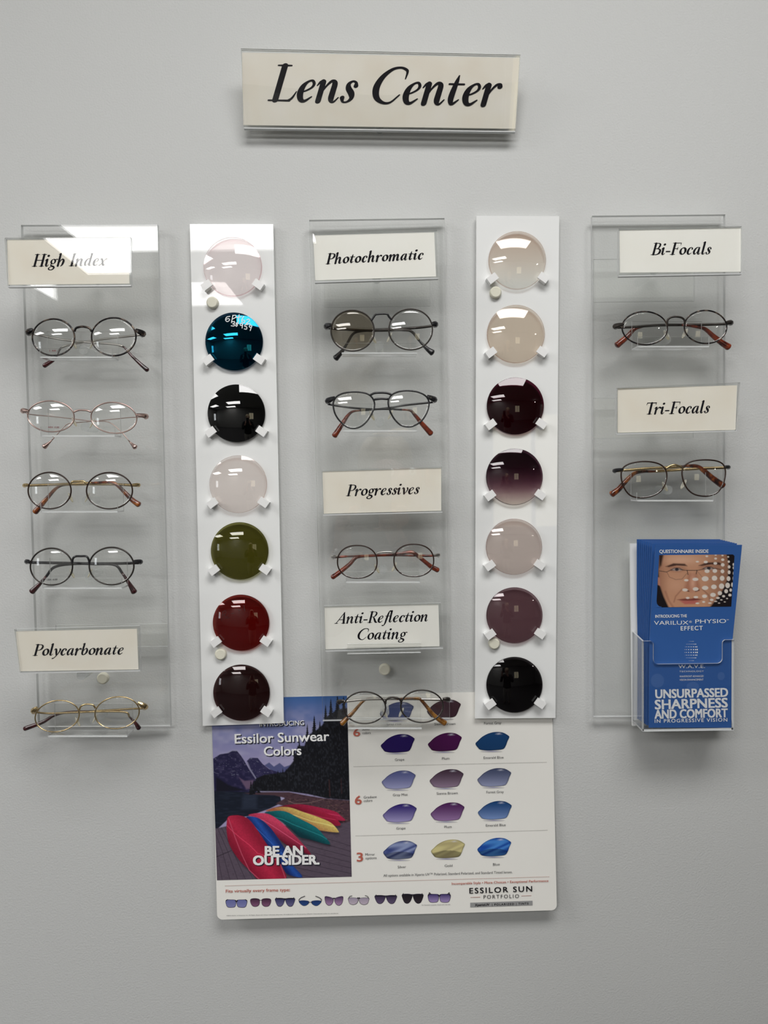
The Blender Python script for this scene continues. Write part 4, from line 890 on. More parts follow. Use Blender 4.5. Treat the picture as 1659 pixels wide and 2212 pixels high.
# ------------------------------------------------------------------ glasses
REDPEN = mat('red stamped lettering', (.25, .02, .03), .5)
def ell(cx, cy, rx, ry, rot=0.0, e=2.0, n=56):
    out = []; c, s = math.cos(math.radians(rot)), math.sin(math.radians(rot))
    for i in range(n):
        t = 2 * math.pi * i / n
        x = rx * math.copysign(abs(math.cos(t)) ** (2 / e), math.cos(t)); y = ry * math.copysign(abs(math.sin(t)) ** (2 / e), math.sin(t))
        out.append((cx + x * c - y * s, cy + x * s + y * c))
    return out
def glasses(label, rims, bridges, ends, temples, tipi, m_rim, m_bridge, m_end, m_temple, m_tip, z=None, rr=.0009, rt=.0012, tip_r=.0023, lens_mats=None, hf=GF, endr=.0022, mark=None):
    """spectacles facing the viewer, temples folded behind; outlines in photo pixels"""
    z = z or (lambda p: p)
    rims = [[z(p) for p in r] for r in rims]
    c = P(*np.mean([np.mean(np.array(r), 0) for r in rims], 0), hf); zb = min(P(*p, hf)[2] for r in rims for p in r)
    t = thing('eyeglasses', label, 'glasses', (c[0], -hf, zb))
    mid = np.mean([np.mean(np.array(r), 0) for r in rims], 0)
    RL = .085
    for k, r in enumerate(rims):
        cc = np.mean([P(*p, hf) for p in r], 0)
        def dome(p): return .0036 - ((p[0] - cc[0]) ** 2 + (p[2] - cc[2]) ** 2) / (2 * RL)
        p3 = [P(*p, hf + dome(P(*p, hf))) for p in r]
        MB().tube(p3, rr, 8, True).build('rim', m_rim, t)
        n = len(p3); NR = 9; mb = MB()
        for side, off in ((0, .0005), (1, -.0011)):
            vs = [cc + np.array([0, -(.0036 + off), 0])]
            for i in range(1, NR + 1):
                for p in p3:
                    v = cc + (p - cc) * (i / NR) * .99; v[1] = -(hf + dome(v) + off); vs.append(v)
            fs = [(0, 1 + q, 1 + (q + 1) % n) for q in range(n)]
            for i in range(NR - 1):
                for q in range(n): fs.append((1 + i * n + q, 1 + (i + 1) * n + q, 1 + (i + 1) * n + (q + 1) % n, 1 + i * n + (q + 1) % n))
            mb.add(vs, fs if side == 0 else [f[::-1] for f in fs], 0, True)
        o1 = 1 + (NR - 1) * n; nn = 1 + NR * n
        mb.f += [(o1 + q, o1 + (q + 1) % n, nn + o1 + (q + 1) % n, nn + o1 + q) for q in range(n)]; mb.m += [0] * n; mb.s += [False] * n
        lo = mb.build('lens', (lens_mats or (SPEC, SPEC))[k], t)
        if mark and k == 0:
            tb = MB(); text(tb, mark[0], mark[1], mark[2], 3.6, lambda px, py, e: P(px, py, hf + dome(P(px, py, hf)) + .0008), 0, 0, .02)
            tb.build('lettering', mark[3], lo)
        # nose pad beside the inner edge
        arr = np.array(r); cxy = arr.mean(0); hgt = arr[:, 1].max() - arr[:, 1].min()
        sgn = 1 if k == 0 else -1
        tgt_y = cxy[1] + .12 * hgt
        cand = [p for p in r if (p[0] - cxy[0]) * sgn > 0]
        e = min(cand, key=lambda p: abs(p[1] - tgt_y)); e2 = min(cand, key=lambda p: abs(p[1] - (cxy[1] + .27 * hgt)))
        pad_c = P((e[0] + e2[0]) / 2 + sgn * 3.0, (e[1] + e2[1]) / 2, hf - .0045)
        ax = np.array([-sgn * .0022, 0, .0046])
        pm_ = MB().ball(pad_c, .004, 8, ((.0019, -.0016, .0004), (.0, .0026, .0006), tuple(ax * 1.25))).build('nose_pad', PAD, t)
        MB().tube(smooth_path([P(*e, hf), P(e[0] + sgn * 1, e[1] + 1, hf - .004), pad_c + np.array([0, .001, 0])], 4), .00045, 6).build('pad_arm', m_bridge, pm_)
    for b in bridges:
        pts = [P(*z(p), hf + .0008 * math.sin(math.pi * i / (len(b) - 1))) for i, p in enumerate(b)]
        sp = smooth_path(pts, 5); MB().tube(sp, rr * 1.35, 8).build('bridge', m_bridge, t)
    for k, (a, b) in enumerate(ends):
        a, b = z(a), z(b); m1 = ((a[0] + b[0]) / 2, (a[1] + b[1]) / 2 - .5)
        pts = smooth_path([P(*a, hf), P(*m1, hf - .0005), P(b[0], b[1], hf - .0035), P(b[0] + (.6 if k else -.6) * -2, b[1] + 1.5, hf - .0120)], 4)
        n = len(pts); MB().tube(pts, [endr * (.55 + .45 * min(1, 2 * i / n)) for i in range(n)], 8, flat=1.1, turn=math.pi / 8, smooth=False).build('end_piece', m_end, t)
    for k, tp in enumerate(temples):
        tp = [z(p) for p in tp]; n = len(tp)
        base_h = hf - .0130
        lay = hf - (.0150 if k == 0 else .0200)
        hs = [base_h + (lay - base_h) * min(1, 1.6 * i / (n - 1)) for i in range(n)]
        p3 = [P(*p, h_) for p, h_ in zip(tp, hs)]
        sp = smooth_path(p3, 6); cut = tipi[k] * 6
        o = MB().tube(sp[:cut + 1], rt, 8, flat=.8 if rt < .001 else 1.25).build('temple', m_temple, t)
        tip = sp[cut:]; m = len(tip)
        tip = tip + [tip[-1] + (tip[-1] - tip[-2]) / (np.linalg.norm(tip[-1] - tip[-2]) + 1e-9) * q for q in (.0012, .002)]; m = len(tip)
        rs = [rt * 1.05 + (tip_r * 1.22 - rt) * (i / (m - 3)) ** 1.2 for i in range(m - 2)]; rs += [rs[-1] * .8, rs[-1] * .35]
        MB().tube(tip, rs, 10, flat=1.0).build('temple_tip', m_tip, o)
    return t
Z_A = zf(0, 460, 4.1475); Z_B = zf(0, 840, 4.1475); Z_C = zf(0, 1280, 4.1475); Z_M1 = zf(640, 450, 4.608); Z_M2 = zf(640, 800, 4.608); Z_M3 = zf(640, 1130, 4.608)
glasses('dark mottled oval glasses on the top left rest, under the High Index sign', [ell(115.5, 728.6, 45.6, 39.5), ell(245.7, 727.5, 48, 41)], [[(161, 716), (164, 709), (171, 706.5), (178, 705.5), (188, 707), (194, 710), (198, 716)]],
        [((71, 712), (61, 718)), ((293, 713), (309, 721))],
        [[(62, 720), (75, 722), (130, 733), (195, 740), (240, 743), (266, 749), (284, 768), (302, 785), (318, 799)], [(307, 723), (245, 730), (200, 736), (160, 743), (132, 752), (118, 775), (96, 790)]], [5, 4], TORTM, TORTM, TORTM, SILVER, BURG, rr=.0010, rt=.0011, endr=.0034, mark=('1.66', (107, 759.5), (121, 759), REDPEN))
glasses('thin rose gold oval glasses with wire temples, second down on the left panel', [ell(110, 899.4, 50.3, 33.4, 3), ell(246, 902.5, 49.5, 33.3, 5)], [[(160, 890), (169, 886.5), (178, 886), (188, 886.6), (196.5, 890)]],
        [((62, 888), (49, 887)), ((295, 896), (316, 899.5))],
        [[(50, 889), (65, 895), (105, 899), (151, 904), (200, 910), (235, 912), (262, 933), (279, 953), (292, 966)], [(315, 901), (280, 902), (240, 906), (190, 911), (150, 915), (135, 926), (112, 951), (96, 965)]], [7, 6], ROSE, ROSE, ROSE, ROSE, ROSE, rr=.0008, rt=.0007, tip_r=.0026, endr=.0028, mark=('ABX -5.00', (103.5, 924.5), (127.5, 925), REDPEN))
glasses('brown oval glasses with gold temples and tortoiseshell tips, third down on the left panel', [ell(107.2, 1059.8, 46.4, 39.4), ell(236.5, 1060, 49.6, 39.2)], [[(152.5, 1046), (157, 1040.3), (169, 1039.5), (181, 1039.8), (187.5, 1047)]],
        [((61.5, 1047), (52, 1048.5)), ((286, 1047), (300, 1047.5))],
        [[(52, 1049), (150, 1045.5), (198, 1043), (235, 1042), (252, 1047), (272, 1066), (286, 1080), (300, 1090)], [(300, 1049), (240, 1046), (160, 1046.5), (127, 1051), (103, 1075), (90, 1090), (76, 1106)]], [2, 2], BROWNM, GOLD, GOLD, GOLD, TORT, rr=.0009, rt=.0013, tip_r=.003, endr=.002)
glasses('black bridged oval glasses with burgundy tips, fourth down on the left panel', [ell(111.2, 1224, 45.5, 39.7), ell(241, 1222.8, 48.2, 40.4)], [[(156, 1217), (157.5, 1207), (163, 1202), (175, 1201.5), (187, 1202), (192, 1210), (193, 1218)]],
        [((66, 1213.5), (57, 1213)), ((288, 1212.5), (304, 1213.5))],
        [[(57, 1215), (120, 1216), (200, 1218), (247, 1220), (264, 1238), (280, 1262), (290, 1279)], [(304, 1216), (240, 1217.5), (160, 1218), (118, 1225), (100, 1245), (85, 1262), (69, 1278)]], [4, 4], GUN, BLACK, BLACK, BLACK, BURG, rr=.001, rt=.0014, tip_r=.0031, endr=.0026, mark=('LBX -6.00', (101.5, 1254), (124, 1253.6), GREYINK))
glasses('tilted gold oval glasses at the bottom of the left panel, under the Polycarbonate sign', [ell(123.5, 1547, 48, 33.5, -10), ell(253, 1539.6, 48, 34.2, -8)], [[(171, 1536), (174, 1527), (181, 1522.5), (190.5, 1521), (201, 1523), (206, 1530)]],
        [((80, 1529), (72, 1536)), ((298, 1518), (314, 1527))],
        [[(73, 1538), (110, 1541), (200, 1537.5), (268, 1538), (280, 1549), (291, 1560), (300, 1573)], [(313, 1530), (280, 1531.5), (200, 1536), (150, 1538), (118, 1545), (92, 1560), (54, 1574)]], [4, 2], GOLD, GOLD, GOLD, GOLD, BURG, rr=.0008, rt=.001, tip_r=.0024, endr=.0032)
glasses('black round glasses with one grey brown lens, under the Photochromatic sign', [ell(761.5, 714.2, 46.7, 44, 0, 2.05), ell(887, 711.6, 47, 44, 0, 2.05)], [[(802, 693), (807, 685), (812, 679.5), (825, 678), (836, 678.5), (840, 684), (846, 691)]],
        [((716, 702), (705, 705)), ((933, 700), (941, 700.5))],
        [[(704, 708), (735, 711), (800, 714), (870, 713), (890, 717), (905, 735), (921, 752), (934, 762)], [(942, 703), (900, 708), (830, 712), (780, 715), (762, 722), (750, 742), (738, 760), (725, 774)]], [5, 5], GUN, BLACK, BLACK, GUN, BLACK, rr=.0009, rt=.0013, tip_r=.0032, lens_mats=(SPEC_TINT, SPEC), endr=.0034)
def smooth2(pts): return [tuple(p[:2]) for p in smooth_path([(p[0], p[1], 0) for p in pts], 4, True)]
glasses('black double bridge glasses with teardrop lenses, second on the middle panel', [smooth2([(367, 350), (375, 300), (410, 255), (480, 225), (580, 215), (680, 225), (740, 255), (775, 310), (775, 370), (745, 440), (700, 510), (640, 560), (570, 578), (500, 560), (430, 500), (385, 430)]),
        smooth2([(915, 330), (925, 275), (965, 235), (1030, 210), (1110, 203), (1200, 213), (1275, 245), (1315, 295), (1318, 360), (1290, 440), (1240, 510), (1170, 552), (1110, 562), (1040, 545), (980, 490), (935, 410)])],
        [[(735, 248), (780, 227), (850, 222), (910, 228), (955, 246)], [(776, 290), (845, 283), (915, 286)]], [((388, 272), (312, 305)), ((1300, 258), (1378, 292))],
        [[(312, 335), (450, 360), (600, 378), (750, 387), (900, 385), (1050, 392), (1135, 400), (1180, 445), (1250, 530), (1340, 630)], [(1378, 315), (1100, 345), (950, 370), (800, 388), (640, 400), (560, 412), (510, 455), (460, 530), (380, 652)]], [5, 4], BLACK, BLACK, BLACK, BLACK, REDT, z=Z_M2, rr=.0010, rt=.001, tip_r=.0029, endr=.0032)
glasses('thin dark oval glasses with silver hinges and red temples, under the Progressives sign', [[Z_M3(p) for p in ell(607, 385, 197, 163, 0, 2.2)], [Z_M3(p) for p in ell(1170, 371, 198, 161, 0, 2.2)]],
        [[Z_M3(p) for p in [(802, 305), (830, 292), (885, 287), (940, 288), (974, 303)]]], [(Z_M3((413, 330)), Z_M3((362, 338))), (Z_M3((1366, 320)), Z_M3((1420, 317)))],
        [[Z_M3(p) for p in [(365, 340), (500, 332), (650, 326), (900, 318), (1090, 293), (1160, 292), (1215, 332), (1300, 400), (1345, 435), (1408, 468)]], [Z_M3(p) for p in [(1418, 322), (1250, 325), (1000, 320), (800, 322), (630, 333), (580, 355), (530, 410), (430, 490), (362, 538)]]], [1, 1], BROWNM, SILVER, SILVER, REDT, REDT, rr=.0008, rt=.0012, tip_r=.0026, endr=.002)
glasses('dark oval glasses with amber temple tips in front of the top edge of the poster', [[Z_M3(p) for p in ell(681, 1837, 208, 158)], [Z_M3(p) for p in ell(1251, 1823, 211, 161)]],
        [[Z_M3(p) for p in [(888, 1800), (893, 1765), (920, 1742), (965, 1735), (1015, 1745), (1040, 1770), (1046, 1800)]]], [(Z_M3((477, 1770)), Z_M3((422, 1780))), (Z_M3((1456, 1752)), Z_M3((1516, 1756)))],
        [[Z_M3(p) for p in [(425, 1785), (560, 1768), (700, 1755), (850, 1752), (1000, 1750), (1200, 1745), (1255, 1775), (1350, 1890), (1410, 1945), (1480, 1992)]], [Z_M3(p) for p in [(1512, 1760), (1300, 1755), (1100, 1752), (900, 1750), (730, 1748), (660, 1778), (560, 1890), (500, 1950), (455, 1995)]]], [4, 4], GUN, GUN, GUN, SILVER, AMBER, rr=.0009, rt=.0012, tip_r=.0029, endr=.0026)
glasses('dark bronze oval glasses on the upper rest of the right panel, under the Bi-Focals sign', [[Zr(p) for p in ell(579, 1090, 199, 145, 2)], [Zr(p) for p in ell(1111, 1080, 186, 145, 2)]],
        [[Zr(p) for p in [(778, 1062), (778, 1025), (800, 1000), (845, 990), (900, 998), (926, 1022), (928, 1055)]]], [(Zr((395, 1055)), Zr((318, 1075))), (Zr((1292, 1042)), Zr((1336, 1042)))],
        [[Zr(p) for p in [(318, 1085), (470, 1080), (700, 1065), (900, 1063), (1050, 1083), (1110, 1100), (1180, 1160), (1250, 1215), (1315, 1257)]], [Zr(p) for p in [(1336, 1052), (1150, 1058), (900, 1062), (640, 1067), (540, 1080), (480, 1105), (420, 1170), (335, 1240)]]], [3, 3], TORTM, GUN, GUN, GUN, REDT, rr=.0009, rt=.0013, tip_r=.0034, endr=.0028)
glasses('squarish black rimmed glasses with gold temples, under the Tri-Focals sign', [[Zr2(p) for p in smooth2([(372, 910), (385, 860), (440, 820), (540, 800), (640, 803), (720, 828), (765, 880), (770, 950), (740, 1030), (690, 1080), (620, 1108), (540, 1117), (460, 1100), (410, 1050), (380, 980)])],
        [Zr2(p) for p in smooth2([(905, 890), (925, 840), (985, 800), (1080, 785), (1190, 790), (1255, 815), (1282, 860), (1283, 930), (1260, 1010), (1215, 1070), (1150, 1098), (1090, 1103), (1010, 1085), (950, 1035), (915, 960)])]],
        [[Zr2(p) for p in [(764, 862), (800, 838), (840, 828), (880, 840), (914, 860)]]], [(Zr2((392, 865)), Zr2((312, 880))), (Zr2((1276, 846)), Zr2((1316, 848)))],
        [[Zr2(p) for p in [(312, 882), (450, 872), (600, 860), (750, 852), (900, 842), (960, 836), (1040, 842), (1100, 882), (1180, 950), (1265, 1010)]], [Zr2(p) for p in [(1314, 852), (1100, 858), (900, 870), (670, 885), (560, 887), (480, 907), (400, 985), (350, 1040), (290, 1085)]]], [4, 3], BROWNM, GOLD, BLACK, GOLD, TORT, rr=.0009, rt=.0014, tip_r=.0034, endr=.0022)

# ------------------------------------------------------------------ brochure holder
HB, HFR = .020, .058
ZH = zf(1250, 1140, 4.056)
bh = thing('brochure_holder', 'clear brochure holder with white back plate at the lower right, full of blue brochures', 'holder', P(1480, 1577, .03))
q = quadP([(1361, 1174), (1572, 1172), (1572, 1566), (1366, 1568)], HB)
MB().slab(q, .003, 0).build('back_plate', WHITE, bh)
xl = P(1388, 1480, HFR)[0]; xr = P(1586, 1480, HFR)[0]; zb = P(1486, 1579, HFR)[2]; ztop = P(1386, 1385, HFR)[2]; zn = P(1486, 1434, HFR)[2]
th = .0022
fl = P(1412, 1400, HFR)[0]; fr_ = P(1561, 1400, HFR)[0]
def arc(cx, cz, r, a0, a1, n=6): return [(cx + r * math.cos(a0 + (a1 - a0) * i / n), -HFR, cz + r * math.sin(a0 + (a1 - a0) * i / n)) for i in range(n + 1)]
o_ = [(xl, -HFR, zb), (xr, -HFR, zb), (xr, -HFR, ztop)] + arc(fr_ + .004, ztop - .004, .004, math.pi / 2, math.pi) + arc(fr_ - .006, zn + .006, .006, 0, -math.pi / 2) + arc(fl + .006, zn + .006, .006, -math.pi / 2, -math.pi) + arc(fl - .004, ztop - .004, .004, 0, math.pi / 2) + [(xl, -HFR, ztop)]
pk = MB().prism(o_, th, 0, 1)
for x in (xl, xr - th):
    s = [(x, -HFR + th, ztop), (x, -HFR + th, zb), (x, -HB - .0002, zb), (x, -HB - .0002, ztop + .004)]; s2 = [(p[0] + th, p[1], p[2]) for p in s]
    pk.add(s + s2, [(0, 1, 2, 3), (7, 6, 5, 4)], 0); pk.add(s + s2, [(0, 4, 5, 1), (1, 5, 6, 2), (2, 6, 7, 3), (3, 7, 4, 0)], 1)
bx = [(xl, -HFR + th, zb + th), (xr, -HFR + th, zb + th), (xr, -HB - .0002, zb + th), (xl, -HB - .0002, zb + th)]; b2 = [(p[0], p[1], p[2] - th) for p in bx]
pk.add(bx + b2, [(0, 1, 2, 3), (7, 6, 5, 4)], 0); pk.add(bx + b2, [(0, 4, 5, 1), (1, 5, 6, 2), (2, 6, 7, 3), (3, 7, 4, 0)], 1)
pk.build('pocket', [ACR, ACR_EDGE], bh)
FH = HFR - th - .0008
def bro_h(py): return FH + (.010 * ((1392 - py) / 215.0) ** 1.5 if py < 1392 else 0)
def bro(px, py, eps=0.0): return P(px, py, bro_h(py) + eps)
def brochure(left, right, hoff, label, group, lean=1.0):
    """leaflet from its left and right edge lines (photo pixels)"""
    ys = np.linspace(left[0][1], left[-1][1], 26); m = MB(); vs = []
    for y in ys:
        xa = np.interp(y, [p[1] for p in left], [p[0] for p in left]); xb = np.interp(y, [p[1] for p in right], [p[0] for p in right])
        hh = FH - hoff + (bro_h(y) - FH) * lean
        for k in range(5): vs.append(P(xa + (xb - xa) * k / 4, y, hh))
    n = len(vs); bk = [v + np.array([0, .0011, 0]) for v in vs]
    fs = [(j * 5 + i, (j + 1) * 5 + i, (j + 1) * 5 + i + 1, j * 5 + i + 1) for j in range(25) for i in range(4)]
    ring = [i for i in range(4)] + [j * 5 + 4 for j in range(25)] + [125 + i for i in range(4, 0, -1)] + [j * 5 for j in range(25, 0, -1)]
    m.add(vs + bk, fs, 0, True); m.add(vs + bk, [tuple(i + n for i in f[::-1]) for f in fs], 0, True)
    m.add(vs + bk, [(ring[k], n + ring[k], n + ring[(k + 1) % len(ring)], ring[(k + 1) % len(ring)]) for k in range(len(ring))], 0)
    b = P((left[-1][0] + right[-1][0]) / 2, left[-1][1], FH - hoff)
    o = m.build('brochure', BLUE, loc=b); return tag(o, label, 'brochure', group)
fb = brochure([(1416.4, 1177), (1408, 1288), (1403, 1386), (1401.4, 1572)], [(1603, 1178), (1592, 1288), (1582, 1386), (1581.6, 1572)], 0, 'front blue brochure with a face photograph, at the front of the holder', None)
bk_lab = 'plain blue brochure edge showing in the stack behind the front brochure'
for k in range(8):
    f = (k + 1) / 8; ho = .0030 + f * .027
    x0 = 1413 - 37 * f ** 1.0; yt = 1175 - 10 * f
    xb0 = 1400 - 23 * f
    w_ = 186 - 8 * f
    hq = FH - ho; z1, z2 = P(1490, 1500, hq)[2], P(1490, 1600, hq)[2]
    yb = 1500 + 100 * (zb + th + .0007 - z1) / (z2 - z1) - 1.5
    brochure([(x0, yt), (x0 - 7 * (1 - f), 1290), (xb0 + 1, 1390), (xb0, yb)], [(x0 + w_ - 2 + 4 * f, yt), (x0 + w_ - 8, 1290), (xb0 + 173 - 5 * f, 1390), (xb0 + 172 - 5 * f, yb)], ho, bk_lab, 'blue brochures behind the front one', 1 - .5 * f)

pf = Paint([(706, 240), (1366, 234), (1337, 690), (680, 697)], 170, 118, (28, 22, 26))
pf.poly([(705, 225), (1290, 225), (1312, 330), (1300, 450), (1262, 540), (1200, 630), (1130, 720), (800, 720), (745, 600), (712, 500), (702, 380)], (196, 146, 116), 8)
fm = pf.inside([(705, 225), (1290, 225), (1312, 330), (1300, 450), (1262, 540), (1200, 630), (1130, 720), (800, 720), (745, 600), (712, 500), (702, 380)], 8)
pf.put(fm * np.clip((pf.x - 1100) / 240, 0, 1) * .75, (92, 56, 44))
pf.put(fm * np.clip((790 - pf.x) / 100, 0, 1) * .6, (120, 72, 56))
pf.put(fm * np.exp(-((pf.x - 900) / 150) ** 2 - ((pf.y - 280) / 45) ** 2) * .6, (228, 184, 156))
pf.put(fm * np.exp(-((pf.x - 860) / 80) ** 2 - ((pf.y - 500) / 60) ** 2) * .4, (218, 168, 140))
pf.poly([(690, 430), (712, 440), (716, 510), (694, 500)], (184, 128, 108), 5)
pf.poly([(700, 230), (745, 232), (725, 330), (706, 350)], (52, 36, 32), 10)
for pts in ([(760, 340), (830, 312), (930, 316), (952, 336), (860, 331), (790, 346)], [(1050, 332), (1120, 304), (1230, 302), (1268, 328), (1160, 322), (1080, 336)]): pf.poly(pts, (70, 46, 40), 6)
for ex, ey in ((860, 366), (1140, 357)):
    pf.oval(ex, ey - 4, 66, 22, (146, 96, 76), 14, .7); pf.oval(ex, ey, 46, 12, (196, 176, 166), 4); pf.oval(ex, ey - 1, 17, 14, (46, 48, 58), 4)
    pf.line([(ex - 52, ey + 2), (ex - 20, ey - 12), (ex + 20, ey - 12), (ex + 52, ey + 3)], 6, (48, 30, 28), 3)
pf.poly([(965, 400), (935, 500), (922, 545), (960, 552), (1000, 566), (1045, 552), (1070, 530), (1050, 470), (1035, 400)], (170, 112, 88), 14, .75)
pf.oval(1000, 480, 22, 60, (222, 172, 146), 16, .7); pf.line([(935, 548), (965, 556)], 10, (84, 44, 36), 4); pf.line([(1025, 556), (1055, 546)], 10, (84, 44, 36), 4)
pf.line([(905, 540), (850, 600), (835, 650)], 8, (140, 86, 68), 6, .7); pf.line([(1085, 540), (1140, 590), (1150, 640)], 8, (120, 72, 56), 6, .7)
pf.poly([(862, 630), (950, 618), (980, 623), (1010, 617), (1090, 627), (1000, 644), (930, 644)], (122, 60, 54), 5); pf.poly([(885, 640), (1065, 638), (1020, 668), (930, 670)], (186, 104, 94), 7)
pf.line([(760, 560), (790, 640), (830, 700)], 14, (150, 98, 78), 8, .6)
gm = (58, 48, 46)
pf.line([(708, 378), (770, 388), (800, 374), (880, 366), (945, 374), (1040, 374), (1095, 362), (1200, 356), (1275, 374)], 5, gm, 2.5)
pf.line([(775, 392), (795, 432), (850, 454), (905, 450), (948, 400)], 4, (104, 76, 64), 2.5, .8); pf.line([(1040, 380), (1080, 430), (1150, 445), (1230, 430), (1268, 380)], 4, (104, 76, 64), 2.5, .6)
pf.line([(950, 372), (958, 410)], 6, gm, 2.5); pf.line([(1036, 372), (1030, 405)], 6, gm, 2.5)
for (x, y, a, b) in [(1123, 250, 12, 8), (1200, 270, 12, 9), (1262, 280, 14, 11), (1315, 297, 10, 10), (1040, 297, 14, 7), (1113, 300, 18, 11), (1197, 312, 16, 12), (1262, 325, 16, 15), (1318, 343, 12, 14), (1357, 322, 8, 12), (1125, 380, 22, 16), (1193, 378, 20, 17), (1260, 382, 16, 17), (1318, 390, 12, 17), (1358, 352, 8, 12), (1358, 400, 7, 14), (943, 460, 19, 10), (1023, 452, 26, 14), (1108, 447, 30, 22), (1190, 442, 24, 22), (1257, 443, 20, 22), (1313, 446, 16, 21), (1357, 445, 8, 18), (932, 545, 24, 13), (1025, 537, 25, 16), (1108, 527, 28, 18), (1185, 518, 24, 20), (1252, 512, 23, 24), (1305, 505, 20, 24), (1345, 500, 9, 19), (955, 615, 16, 9), (1027, 608, 20, 10), (1103, 600, 22, 15), (1177, 588, 24, 18), (1237, 573, 19, 18), (1292, 556, 16, 18), (1332, 546, 11, 14), (1165, 632, 16, 10), (1220, 615, 16, 9), (1270, 600, 13, 10), (1325, 590, 14, 12), (1040, 662, 16, 7), (1095, 650, 13, 8), (1150, 660, 15, 6), (1200, 645, 13, 5), (1250, 632, 10, 5), (1300, 620, 8, 5), (1230, 660, 9, 4), (1280, 650, 8, 4), (1200, 240, 9, 5), (1260, 243, 10, 6), (1310, 255, 8, 7)]:
    pf.oval(x, y, a, b, (222, 212, 202), 2)
# keep the print's rounded lower left and upper right corners blue
for cx, cy, sx, sy in ((726, 650, -1, 1), (1330, 270, 1, -1)):
    r = 42; out_ = (np.hypot(pf.x - cx, pf.y - cy) > r) & ((pf.x - cx) * sx > 0) & ((pf.y - cy) * sy > 0)
    pf.put(out_.astype(float), np.array([.036, .118, .37]))
pf.mesh(bro, ZH, .0003, 1.05).build('printed_portrait', PRINT, fb)
bt = MB(); ZS = 4.056
def btext(s, a, b, cap, bold=0.0, space=1.0): text(bt, s, ZH(a), ZH(b), cap / ZS, bro, .0003, 0, bold, space)
btext('QUESTIONNAIRE INSIDE', (708, 222), (1138, 220), 29, .02); btext('INTRODUCING THE', (672, 789), (948, 784), 25, .02)
btext('VARILUX', (660, 851), (962, 848), 34, .004); btext('®', (968, 834), (992, 833), 18); btext('PHYSIO', (1022, 838), (1292, 834), 34, .004); btext('TM', (1295, 812), (1315, 811), 9)
btext('EFFECT', (895, 900), (1087, 896), 36, .02, 1.2); btext('W.A.V.E.', (875, 1231), (1106, 1228), 30, 0, 1.05); btext('TECHNOLOGY', (883, 1266), (1096, 1263), 13, 0, 1.15)
btext('WAVEFRONT ADVANCED', (884, 1311), (1095, 1308), 16); btext('VISION ENHANCEMENT', (884, 1341), (1093, 1338), 16)
btext('UNSURPASSED', (675, 1494), (1307, 1479), 74, .035); btext('SHARPNESS', (671, 1590), (1304, 1572), 80, .035); btext('AND COMFORT', (668, 1672), (1304, 1659), 74, .035); btext('IN PROGRESSIVE VISION', (667, 1709), (1302, 1697), 30, .02, 1.2)
for j in range(8):       # dotted globe
    v = -.92 + 1.84 * j / 7; yy = 1080 + v * 92; half = math.sqrt(1 - v * v)
    for i in range(9):
        t_ = -1 + 2 * i / 8.0
        xx = 985 + 57 * math.sin(t_ * math.pi / 2 * .97) * half + 0; s_ = (.35 + .65 * (i / 8)) * (1 - .5 * abs(v))
        rx, ry = 7.4 * s_ * max(.35, math.cos(t_ * 1.35)), 8.4 * s_ * max(.4, half)
        bt.flat([bro(*ZH((xx + rx * math.cos(a), yy + ry * math.sin(a))), .0003) for a in [2 * math.pi * q / 8 for q in range(8)]], 0)
for cx, cy, rx, ry in ((690, 1340, 58, 62), (1248, 1300, 32, 36), (1000, 1390, 55, 40)):
    bt.flat([bro(*ZH((cx + rx * math.cos(a), cy + ry * math.sin(a))), .00015) for a in [2 * math.pi * q / 24 for q in range(24)]], 1)
bt.build('lettering', [WINK, FAINT], fb)

# ------------------------------------------------------------------ the photographer, seen small in the dark lenses
SKIN = mat('skin', (.55, .33, .25), .5); HAIR = mat('fair hair', (.42, .33, .2), .5, bump=(200, .5)); TOP = mat('black knit top', (.012, .012, .014), .85, bump=(500, .4))
PANTS = mat('light trousers', (.42, .40, .37), .8); SHOE = mat('dark shoe leather', (.03, .025, .022), .4); EYE = mat('eye white', (.8, .8, .78), .2); IRIS = mat('dark iris', (.03, .02, .015), .1); LIPS = mat('lips', (.40, .14, .12), .45)
def skinned(name, verts, edges, radii, m, parent, root=0, sub=2):
    me = bpy.data.meshes.new(name); o0 = world_loc(parent)
    me.from_pydata([tuple(np.array(v, float) - o0) for v in verts], edges, [])
    o = bpy.data.objects.new(name, me); C.objects.link(o); o.parent = parent
    k = o.modifiers.new('skin', 'SKIN'); k.use_smooth_shade = True
    for i, v in enumerate(me.skin_vertices[0].data):
        r = radii[i]; v.radius = r if isinstance(r, tuple) else (r, r); v.use_root = (i == root)
    b = o.modifiers.new('smooth', 'SUBSURF'); b.levels = sub; b.render_levels = sub
    dg = bpy.context.evaluated_depsgraph_get(); dg.update()
    nm = bpy.data.meshes.new_from_object(o.evaluated_get(dg)); o.modifiers.clear(); o.data = nm; nm.name = name
    nm.materials.clear(); nm.materials.append(m)
    for p in nm.polygons: p.use_smooth = True
    return o
px_, py_ = .05, -1.36
per = thing('person', 'person in a black top and light trousers holding up a phone, facing the display', 'person', (px_, py_, 0))
V, E_, Rd = [], [], []
def vtx(p, r, frm=None):
    V.append((px_ + p[0], py_ + p[1], p[2])); Rd.append(r)
    if frm is not None: E_.append((frm, len(V) - 1))
    return len(V) - 1
pel = vtx((0, 0, .93), (.15, .11)); wst = vtx((0, .0, 1.06), (.125, .095), pel); ch = vtx((0, .0, 1.25), (.145, .105), wst); up_ = vtx((0, -.01, 1.37), (.10, .075), ch); nk = vtx((0, .0, 1.445), .05, up_)
jaw = vtx((0, .035, 1.50), (.058, .062), nk); fc = vtx((0, .03, 1.565), (.070, .085), jaw); cr = vtx((0, .015, 1.625), (.068, .08), fc)
